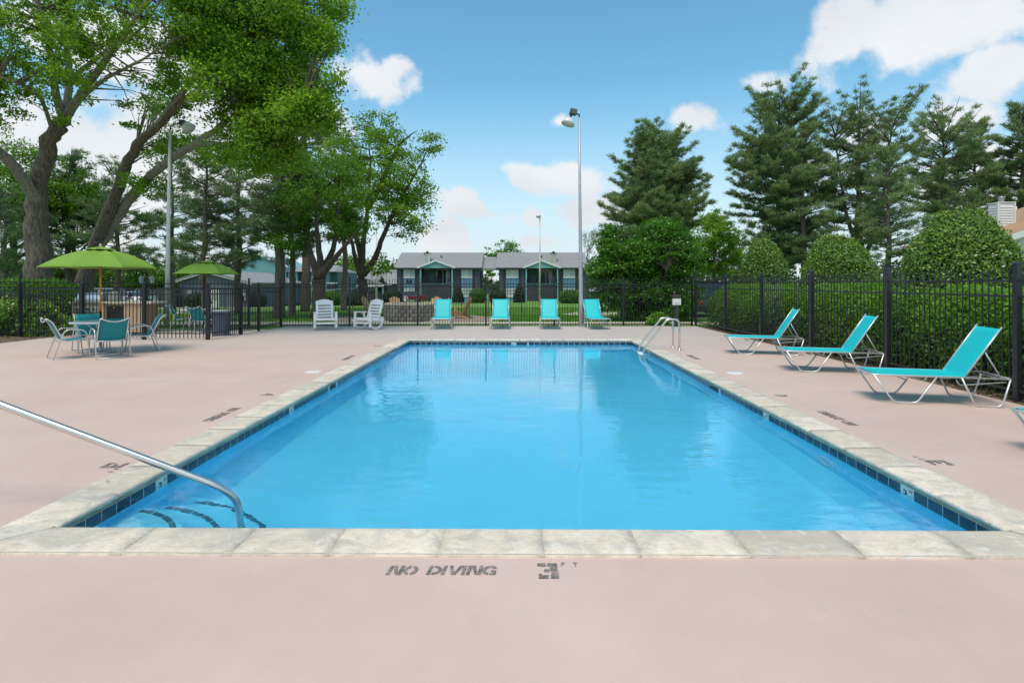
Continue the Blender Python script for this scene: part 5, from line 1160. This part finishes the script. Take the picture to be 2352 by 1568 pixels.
# --- mid-left deciduous trees
def multi(name, label, x0, yb, d, r0, stems, blobs, lm, leaf, n, bark, clump=.45, seed=3, tb=0.0, group=None):
    tr = P3((x0, yb, d), (x0, stems[0][0][1], d)) ; limbs = [(P3((x0, yb, d), (x0+1, (yb+stems[0][0][1])/2, d), (x0, stems[0][0][1], d)), [r0, r0*.85, r0*.9])]
    for st in stems: limbs.append((P3(*[(x, y, d+dd) for x, y, dd in st[0:1] and [(q[0], q[1], q[2]) for q in st]]), np.linspace(r0*.62, r0*.03, len(st)).tolist()))
    return broadleaf(name, label, limbs, blobs, lm, bark, leaf, n, clump, seed=seed, tb=tb, group=group)
multi('shade_tree', 'multi-limbed shade tree with a thick forked trunk behind the first rocking chair', 732, 722, 26.5, .34,
 [[(732, 640, 0), (716, 590, 0), (700, 530, .5), (680, 450, 1)], [(734, 640, 0), (735, 590, 0), (725, 500, -.3), (720, 420, 0)], [(736, 632, 0), (762, 602, -.3), (795, 562, -.6), (830, 520, -1)], [(736, 650, 0), (748, 610, .3), (768, 560, .5), (775, 490, .5), (770, 420, .5)]],
 [Bc(735, 440, 27, 110, 90, 2.4, 3), Bc(680, 480, 27.5, 60, 60, 1.5, 1), Bc(800, 500, 27, 60, 60, 1.6, .9), Bc(650, 560, 26.5, 45, 30, 1, .35)], m_mid, .12, 17000, m_barkd, .42, 3)
multi('shade_tree', 'airy round shade tree reaching furthest right of the left group', 832, 700, 31, .30,
 [[(832, 640, 0), (818, 600, 0), (806, 540, 0), (800, 470, 0)], [(833, 635, 0), (834, 560, .3), (845, 470, .4), (850, 380, .5), (845, 300, .5)], [(835, 632, 0), (862, 590, -.2), (885, 530, -.5), (925, 450, -.6), (965, 380, -.8), (990, 330, -.8)], [(845, 480, .3), (885, 400, .3), (920, 330, 0), (960, 300, 0)], [(832, 600, .2), (812, 520, .8), (790, 440, 1)]],
 [Bc(850, 360, 31, 90, 90, 2.8, 3.2), Bc(915, 400, 30.6, 70, 90, 2.5, 2.6), Bc(940, 500, 30.5, 55, 55, 2, 1.4), Bc(800, 470, 31.5, 80, 80, 2.2, 2.0), Bc(985, 335, 30.2, 32, 28, .9, .4), Bc(870, 290, 31, 60, 30, 1.6, .6), Bc(880, 470, 31, 80, 60, 2, 1.6), Bc(770, 350, 31.8, 50, 60, 1.5, .8), Bc(875, 610, 31, 26, 24, .8, .35), Bc(965, 440, 30.4, 32, 40, 1, .5)], m_maple, .13, 25000, m_barkd, .36, 4, .0)
# --- small far trees
def simple_tree(name, label, x, yb, d, ytop, rpx, lm, n, leaf, bark=None, group=None, lean=0, seed=5, tb=0.0, low=.35):
    s = d/FPX; b = W(x, yb, d); b.z = gz(b.y); top = W(x+lean, ytop, d); H = top.z-b.z; R_ = rpx*s
    limbs = [([b, b.lerp(top, .3), b.lerp(top, .62), b.lerp(top, .9)], [R_*.075, R_*.055, R_*.04, R_*.012])]
    for k in range(6):
        a = k*1.047+random.uniform(-.3, .3); st = b.lerp(top, .28+.06*k); limbs.append(([st, st+Vector((math.cos(a)*R_*.4, math.sin(a)*R_*.4, H*.10)), st+Vector((math.cos(a)*R_*.75, math.sin(a)*R_*.75, H*.22))], [R_*.032, R_*.02, R_*.006]))
    c0_ = b.lerp(top, low+(1-low)*.48); bb = [(c0_, (R_*.8, R_*.8, H*(1-low)*.45), 2)]
    for k in range(7):
        a = k*.9; bb.append((c0_+Vector((math.cos(a)*R_*.55, math.sin(a)*R_*.55, random.uniform(-.5, .6)*H*(1-low)*.42)), (R_*.45, R_*.45, R_*.38), .6))
    bb.append((b.lerp(top, .88), (R_*.45, R_*.45, H*.12), .5))
    return broadleaf(name, label, limbs, bb, lm, bark or m_barkd, leaf, n, R_*.17, seed=seed, tb=tb, twig=.012, group=group)
FG = 'trees beyond the buildings'
simple_tree('far_tree', 'small open tree rising behind the stair passage roof', 1160, 680, 112, 543, 52, m_mid, 5200, .30, group=FG, seed=6, low=.3)
simple_tree('far_tree', 'yellow green tree filling the stair passage opening', 1128, 680, 108, 612, 26, m_ylw, 2500, .3, group=FG, seed=7, low=.1)
simple_tree('far_tree', 'pale green low tree behind the airy shade tree, left of the grey annexe', 800, 690, 96, 588, 62, m_ylw, 9000, .3, group=FG, seed=8, low=.15)
for i, (x, yt, r_, lm, lab) in enumerate(((20, 585, 75, m_ylw, 'yellow green tree at the left edge beyond the big maple'), (150, 590, 60, m_ylw, 'yellow green tree low between the two maple trunks'), (250, 575, 70, m_mid, 'mid green tree behind the near umbrella'), (335, 600, 55, m_mid, 'green tree behind the twin lantern post'), (420, 585, 60, m_mid, 'dark green tree left of the second umbrella'), (545, 600, 50, m_mid, 'green tree behind the clubhouse roof'))):
    simple_tree('far_tree', lab, x, 690, 60+3*i, yt, r_, lm, 9500, .22, group=FG, seed=20+i, low=.08)
for i, (x, d_, yt, r_, lab) in enumerate(((30, 34, 300, 120, 'yellow green tree behind the upper left of the big maple'), (170, 36, 350, 80, 'yellow green tree glimpsed between the maple trunk and leaning limbs'))):
    simple_tree('bright_tree', lab, x, 700, d_, yt, r_, m_ylw, 20000, .14, group='yellow green trees behind the maples', seed=30+i, low=.35)
simple_tree('shade_tree', 'light airy green tree between the broad bush and the first topiary', 1640, 700, 34, 478, 66, m_maple, 12500, .13, seed=9, low=.15, tb=.02)
simple_tree('shade_tree', 'small green tree low beside the right pines', 1990, 690, 40, 620, 60, m_ylw, 8000, .13, seed=10, low=.0)
# bare tree
b = W(1345, 690, 95); b.z = gz(95); t = thing('bare_tree', 'leafless twiggy tree behind the tall light pole', 'tree', b)
def branch(mb, p, d, L, r, dep):
    q = p+d*L; mb.tube([p, p.lerp(q, .5)+Vector([random.uniform(-.04, .04)*L for _ in range(3)]), q], [r, r*.8, r*.6], 4, cap=False)
    if dep:
        for k in range(3 if dep > 1 else 4):
            nd = (d+Vector((random.uniform(-.6, .6), random.uniform(-.6, .6), random.uniform(-.1, .5)))).normalized(); branch(mb, q, nd, L*random.uniform(.62, .85), r*.6, dep-1)
mb = MB(); branch(mb, Vector((0, 0, 0)), Vector((0, 0, 1)), 3.3, .16, 5); mb.obj('branches', m_bark, t)
b2 = W(1003, 690, 105); b2.z = gz(105); t = thing('bare_tree', 'tiny leafless tree top showing above the left apartment roof', 'tree', b2)
mb = MB(); branch(mb, Vector((0, 0, 0)), Vector((0, 0, 1)), 2.6, .14, 5); mb.obj('branches', m_bark, t)
# --- broad bush (evergreen) behind the back fence
b = W(1490, 742, 25.5); b.z = gz(b.y)
limbs = [([b+Vector((0, 0, 0)), b+Vector((.1, 0, .8)), b+Vector((.1, 0, 2.4))], [.16, .13, .05])]+[([b+Vector((.0, 0, .3)), b+Vector((math.cos(a)*.8, math.sin(a)*.8, 1.2)), b+Vector((math.cos(a)*1.6, math.sin(a)*1.4, 2.2))], [.09, .06, .02]) for a in (.3, 1.4, 2.6, 3.6, 5)]
blobs = [Bc(1470, 600, 25.5, 105, 90, 1.7, 4), Bc(1530, 580, 25.6, 80, 75, 1.5, 2.4), Bc(1400, 640, 25.3, 55, 75, 1.2, 1.5), Bc(1430, 560, 25.5, 60, 45, 1.2, 1.2), Bc(1560, 660, 25.3, 50, 70, 1.2, 1.2), Bc(1480, 690, 24.8, 105, 45, 1.2, 2.6), Bc(1500, 530, 25.5, 60, 30, 1, .8)]
broadleaf('broad_bush', 'broad dense bright green bush behind the right end of the back fence', limbs, blobs, m_mag, m_barkd, .12, 62000, .30, cat='bush', seed=11, flat=.5, tb=.02)
# --- topiary and hedges
def shell(name, label, loc, rad, h, prof, lm, n, leaf, cat, core=m_core, group=None, sx=1, sy=1, rough=.05, lm2=None, seed=0, jit=.8):
    "dense clipped shrub: prof(f) gives radius share at height share f"
    t = thing(name, label, cat, loc, 0, group)
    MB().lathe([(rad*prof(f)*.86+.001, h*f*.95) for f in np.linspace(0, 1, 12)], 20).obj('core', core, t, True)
    t.children[0].scale = (sx, sy, 1)
    f = rng.uniform(0, 1, n*2); pr = np.array([prof(x) for x in f]); keep = rng.uniform(0, 1, n*2) < pr/pr.max()+.12; f = f[keep][:n]; pr = pr[keep][:n]; n = len(f); a = rng.uniform(0, 6.283, n)
    e = .01; dp = np.array([prof(min(1, x+e))-prof(max(0, x-e)) for x in f])/(2*e)*rad/h
    nr = unit(np.stack([np.cos(a)/sx, np.sin(a)/sy, -dp], 1)); p = np.stack([np.cos(a)*pr*rad*sx, np.sin(a)*pr*rad*sy, f*h], 1)
    b = fbm(p, 5.0/max(.5, rad), seed)*rough*rad*1.2+rng.normal(0, rough*.55, n)*rad*.8-np.abs(rng.normal(0, .04, n))
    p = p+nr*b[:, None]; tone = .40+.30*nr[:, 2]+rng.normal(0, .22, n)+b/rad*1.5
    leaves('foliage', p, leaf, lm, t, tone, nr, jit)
    if lm2:
        k = (rng.random(n) < np.clip(.16+.55*nr[:, 2], .12, .65)); leaves('new_growth', p[k]+nr[k]*.02, leaf*.9, lm2, t, None, nr[k], 1.0)
    return t
dome = lambda f: math.sqrt(max(0, 1-f**2.3))*(.93+.09*min(1, f*3)) if f < 1 else 0.0
for (x, d_, r_, z1, lab) in ((1755, 20.0, .90, 3.17, 'furthest and narrowest of the three rounded holly topiaries'), (1927, 15.4, 1.06, 2.90, 'middle rounded holly topiary behind the right fence'), (2205, 11.2, 1.14, 3.05, 'nearest and largest rounded holly topiary behind the right fence')):
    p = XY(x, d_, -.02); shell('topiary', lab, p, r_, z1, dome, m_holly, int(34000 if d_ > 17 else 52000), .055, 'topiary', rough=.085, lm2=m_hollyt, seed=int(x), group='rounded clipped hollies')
def hedge(name, label, x0, x1, y0, y1, h, n, leaf, lm, lm2, seed=0):
    t = thing(name, label, 'hedge', ((x0+x1)/2, (y0+y1)/2, -.02)); w, L = x1-x0, y1-y0
    cb = MB(); ny_, na = 30, 8; vs = []; fs = []
    for i in range(ny_+1):
        y = -L/2+L*i/ny_; hh = h*(.93+.06*math.sin(i*1.9)+.04*math.sin(i*.7))
        te = min(1, .25+min(i, ny_-i)*.6)
        for j in range(na+1): a = math.pi*j/na; vs.append((math.cos(a)*w/2*.82*te*(1+.05*math.sin(i*2.3+j)), y*.97, abs(math.sin(a))**.45*hh*.9*te))
    for i in range(ny_):
        for j in range(na): a = i*(na+1)+j; fs.append((a, a+1, a+na+2, a+na+1))
    fs += [tuple(range(na+1)), tuple(ny_*(na+1)+j for j in range(na, -1, -1))]
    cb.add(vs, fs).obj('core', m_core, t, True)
    a = rng.uniform(0, math.pi, n); y = rng.uniform(-L/2, L/2, n); s = np.sin(a); c = np.cos(a); p = np.stack([np.sign(c)*np.abs(c)**.6*w/2, y, np.abs(s)**.6*h], 1)
    nr = unit(np.stack([c, np.zeros(n), s*.9], 1)); b = fbm(p, 2.6, seed)*.13+rng.normal(0, .055, n); p = p+nr*b[:, None]; ef = np.sqrt(np.clip((L/2-np.abs(y))/.45, .05, 1)); p[:, 0] *= ef; p[:, 2] = np.maximum(p[:, 2]*ef, .01)
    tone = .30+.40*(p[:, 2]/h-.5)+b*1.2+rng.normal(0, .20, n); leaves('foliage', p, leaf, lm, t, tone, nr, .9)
    if lm2:
        k = (p[:, 2] > h*.50) & (rng.random(n) < .7); q = p[k]+np.stack([np.zeros(k.sum()), np.zeros(k.sum()), rng.uniform(0, .10, k.sum())], 1); leaves('new_growth', q, leaf, lm2, t, rng.uniform(.4, 1, k.sum()), None)
    return t
m_newg = leafmat('hedge_new_growth', (.07, .21, .010), (.22, .46, .03), .35, .4)
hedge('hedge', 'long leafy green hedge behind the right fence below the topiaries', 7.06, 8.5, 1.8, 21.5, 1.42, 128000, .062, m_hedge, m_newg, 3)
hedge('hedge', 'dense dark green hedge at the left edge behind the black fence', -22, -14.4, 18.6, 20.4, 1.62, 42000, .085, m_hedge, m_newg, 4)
hl = (XY(60, 17.9).x)
shell('low_shrub', 'leafy low shrub growing through the left fence at its foot', XY(62, 17.75, 0), .95, 1.0, lambda f: math.sqrt(max(0, 1-f*f)), m_hedge, 9000, .08, 'shrub', sx=1.5, sy=.35, rough=.25, seed=5)
shell('lily_clump', 'bright green leafy clump at the back fence beside the notice post', XY(1512, 22.6, -.05), .38, .42, lambda f: math.sqrt(max(0, 1-f*f)), m_newg, 1400, .12, 'plant', rough=.3, seed=6)
rnd = lambda f: math.sqrt(max(0, 1-(f*2-1)**2*.9 if f > .5 else 1-(1-f*2)**2*.35)); cone = lambda f: max(0, (1-f**1.9))**.75
SG = 'clipped shrubs in front of the apartments'
for (x, w_, yt, d_, fn, lm, lab) in ((877, 34, 635, 72, cone, m_dkleaf, 'tall dark domed evergreen left of the number 7 plaque'), (902, 46, 666, 68, rnd, m_dkleaf, 'low dark bush in front of the domed evergreen'), (1052, 27, 655, 76, cone, m_dkleaf, 'dark conical shrub at the right post of the left porch'), (1096, 36, 661, 74, rnd, m_mid, 'round green bush left of the stair passage'),
    (1143, 38, 666, 74, rnd, m_dkleaf, 'round dark bush right of the stair passage'), (1193, 28, 650, 76, cone, m_dkleaf, 'dark conical shrub at the left post of the right porch'), (1310, 52, 664, 72, rnd, m_mid, 'leafy green shrubs below the right apartment window'), (455, 52, 672, 47, rnd, m_dkleaf, 'dark round shrub in front of the clubhouse wall'), (590, 40, 672, 50, rnd, m_dkleaf, 'dark shrub at the right corner of the clubhouse'), (760, 44, 668, 60, rnd, m_mid, 'green shrub below the teal building balconies'), (815, 40, 672, 58, rnd, m_dkleaf, 'dark low shrubs left of the carport')):
    s = d_/FPX; p = XY(x, d_, 0); p.z = gz(p.y)-.03; h = CAMH+(HZ-yt)*s-p.z; shell('clipped_shrub', lab, p, w_*s/2, h, fn, lm, 2600, .14, 'shrub', group=SG, rough=.08, seed=int(x))
# --- pines
def pine(label, x, yb, d, ytop, rpx, crown0, trunk_r, nb, lm=m_needle, tipy=None, seed=0, dens=1.0, forks=(), lean=0, sparse=0.0, up=.25, pmax=.35, group='tall white pines', name='pine_tree', wpow=.8, needle=.30, topw=.18):
    r = np.random.default_rng(seed); s = d/FPX; ytop += .62*rpx; b = W(x, yb, d); b.z = gz(b.y)-.02; top = W(x+lean, ytop, d); H = top.z-b.z; Rm = rpx*s
    t = thing(name, label, 'tree', b, 0, group); ax = top-b
    tp = [ax*f+Vector((r.normal(0, .012)*H*.5 if 0 < f < 1 else 0, r.normal(0, .01)*H*.5 if 0 < f < 1 else 0, 0)) for f in np.linspace(0, 1, 8)]
    tp = curvy(tp, .01); MB().tube(tp, np.interp(np.linspace(0, 1, len(tp)), [0, .5, 1], [trunk_r, trunk_r*.6, .02]).tolist(), 10).obj('trunk', m_barkp, t, True)
    tpn = np.array([tuple(q) for q in tp]); ft = np.linspace(0, 1, len(tp))
    stems = [(tpn, ft, 1.0)]
    for (f0, dx, dy, ff) in forks:
        p0 = Vector([np.interp(f0, ft, tpn[:, k]) for k in range(3)]); e = Vector((dx*s, dy, H*ff)); q = curvy([p0, p0.lerp(e, .25)+Vector((dx*s*.28, 0, 0)), p0.lerp(e, .6)+Vector((dx*s*.22, 0, 0)), e], .03)
        MB().tube(q, np.linspace(trunk_r*.55, .03, len(q)).tolist(), 8).obj('limb', m_barkp, t, True); qn = np.array([tuple(v) for v in q]); stems.append((qn, qn[:, 2]/H, .75))
    bm = MB(); tc, td, tz = [], [], []; nb = int(nb*(1.3 if name == 'pine_tree' else 1))
    for i in range(nb):
        pn, fz_, wsc = stems[i % len(stems)] if i % 2 == 0 or len(stems) == 1 else stems[int(r.integers(0, len(stems)))]
        f = crown0+(1-crown0)*((i+r.uniform(0, 1))/nb)**.92; f = min(f, fz_[-1]-.005)
        if f < fz_[0]: continue
        p0 = np.array([np.interp(f, fz_, pn[:, k]) for k in range(3)]); g_ = (f-crown0)/(1-crown0)
        if g_ < pmax: env = .55+.45*g_/pmax
        else: env = topw+(1-topw)*(1-(g_-pmax)/(1-pmax))**wpow
        L = Rm*env*r.uniform(.55, 1.06)*wsc; a = r.uniform(0, 6.283); upf = up*(g_-.25)+r.normal(0, .11)+.10
        if g_ > .75: upf += .9*(g_-.75)/.25
        dr = np.array([math.cos(a), math.sin(a), 0]); pts = [p0+dr*L*q+np.array([0, 0, L*(upf*q+.14*q*q)]) for q in (0, .35, .7, 1)]
        bm.tube([Vector(q) for q in pts], [max(.02, trunk_r*.20*env+.012), .03, .02, .008], 4, cap=False)
        if r.random() < sparse: continue
        side = np.array([-dr[1], dr[0], 0]); nt_ = max(3, int(L*4.6*dens))
        for q in range(nt_):
            u = .30+.72*(q+r.uniform(0, 1))/nt_; base = p0+dr*L*u+np.array([0, 0, L*(upf*u+.14*u*u)]); sp = (1.05-u)*L*.50+.14
            w_ = r.uniform(-1, 1)*sp; c = base+side*w_+np.array([0, 0, abs(w_)*.12+r.normal(0, .06)]); c[2] += .05
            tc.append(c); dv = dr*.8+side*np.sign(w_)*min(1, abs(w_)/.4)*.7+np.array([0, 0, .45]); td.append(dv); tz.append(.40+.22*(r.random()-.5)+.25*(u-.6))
            if abs(w_) > .25: bm.tube([Vector(base-dr*.15*L*.2), Vector(c)], [.010, .004], 3, cap=False)
    bm.obj('branches', m_barkp, t, True)['kind'] = 'stuff'
    tc = np.array(tc); td = unit(np.array(td)); tz = np.array(tz); K = int(30*dens)+12; n = len(tc)*K; c = np.repeat(tc, K, 0)+rng.normal(0, .10, (n, 3))*np.array([1, 1, .55]); ax_ = np.repeat(td, K, 0)
    dd = unit(ax_*.75+rng.normal(0, .62, (n, 3))+np.array([0, 0, .12])); ln = needle*rng.uniform(.6, 1.15, (n, 1)); sd2 = unit(np.cross(dd, rng.normal(size=(n, 3))))*(.007+.00032*d)
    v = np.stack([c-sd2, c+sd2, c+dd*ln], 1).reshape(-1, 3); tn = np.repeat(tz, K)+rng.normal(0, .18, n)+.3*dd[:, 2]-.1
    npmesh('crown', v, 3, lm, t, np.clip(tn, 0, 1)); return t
pine('dense bushy pine standing alone right of the tall light pole', 1508, 700, 42, 262, 146, .22, .42, 200, seed=1, dens=1.3, up=.45, pmax=.30, wpow=.62, topw=.28)
pine('tall pine at the left of the right-hand group, pale trunk and long left branches', 1790, 700, 39, 188, 132, .20, .38, 150, seed=2, dens=1.25, up=.35, pmax=.45, wpow=.45, topw=.35, sparse=.05)
pine('pine standing close right of the tallest right-hand pine', 1842, 700, 37, 250, 90, .30, .26, 62, seed=3, dens=.9, lean=10, sparse=.15)
pine('forked pine with bare stems visible in the middle of the right-hand group', 1975, 700, 38, 200, 115, .34, .32, 120, seed=4, dens=1.1, forks=((.30, -45, .6, .92), (.26, 62, -.5, .95)), up=.6, pmax=.62, wpow=.4, topw=.35, sparse=.15)
pine('slim straight pine between the forked pine and the white house', 2040, 700, 34, 300, 85, .22, .20, 80, seed=5, dens=.85, sparse=.18)
pine('spreading pine behind the nearest topiary', 2165, 700, 40, 232, 105, .30, .30, 115, seed=6, dens=1.0, forks=((.34, 50, .4, .93),), up=.5, pmax=.55, wpow=.5, topw=.35, sparse=.12)
pine('pine behind the white chimney', 2238, 700, 42, 240, 95, .30, .28, 90, seed=7, dens=1.0, sparse=.1)
pine('pine at the right edge above the brown roof', 2350, 700, 40, 195, 100, .28, .34, 110, seed=8, dens=1.1, sparse=.08, pmax=.5)
pine('low dark pine beside the light airy tree, left of the first topiary', 1700, 700, 46, 520, 60, .1, .2, 50, seed=9, dens=.9)
LP = 'dark pines behind the left trees'
for (x, d_, yt, rp_, tr_, nb, c0_, sd_, lab) in ((641, 27.5, 210, 150, .30, 120, .36, 11, 'large pine with a thick straight trunk right of the gate'), (670, 30, 330, 110, .20, 70, .34, 12, 'slimmer dark trunked pine just right of the thick pine'), (700, 36, 90, 100, .30, 110, .45, 13, 'tallest pine, its dark top right of the bright maple crown'),
    (470, 30, 260, 130, .20, 90, .26, 14, 'dark pine rising behind the second umbrella'), (548, 33, 250, 120, .22, 90, .24, 15, 'dark pine between the second umbrella and the thick pine'), (268, 33, 330, 110, .18, 80, .26, 16, 'dark pine behind the near umbrella'), (160, 36, 300, 120, .24, 90, .24, 17, 'dark pine between the maple trunk and its leaning neighbour'),
    (8, 30, 380, 110, .22, 80, .24, 18, 'dark pine at the left edge behind the hedge'), (395, 40, 280, 120, .2, 80, .26, 19, 'dark pine behind the white light pole'), (790, 38, 270, 100, .22, 80, .40, 20, 'pine behind the shade trees with foliage right of the maple crown')):
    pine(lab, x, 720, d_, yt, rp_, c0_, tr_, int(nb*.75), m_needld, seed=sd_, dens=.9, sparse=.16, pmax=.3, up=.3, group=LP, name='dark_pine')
# distant woodland belt
n = 26000; px = rng.uniform(-170, 170, n); py = 135+rng.uniform(0, 25, n)+np.abs(px)*.1; hh = 5.5+2.4*np.sin(px*.13)+1.6*np.sin(px*.37+1); pzz = rng.uniform(0, 1, n)**.7*hh-1.1
m_wood = leafmat('woodland_leaf', (.02, .06, .012), (.075, .15, .03), .7, .3)
o = leaves('distant_woods', np.stack([px, py, pzz], 1), 1.0, m_wood, tone=rng.uniform(0, 1, n)); tag(o, 'low belt of distant woodland along the horizon', 'woods', kind='stuff')
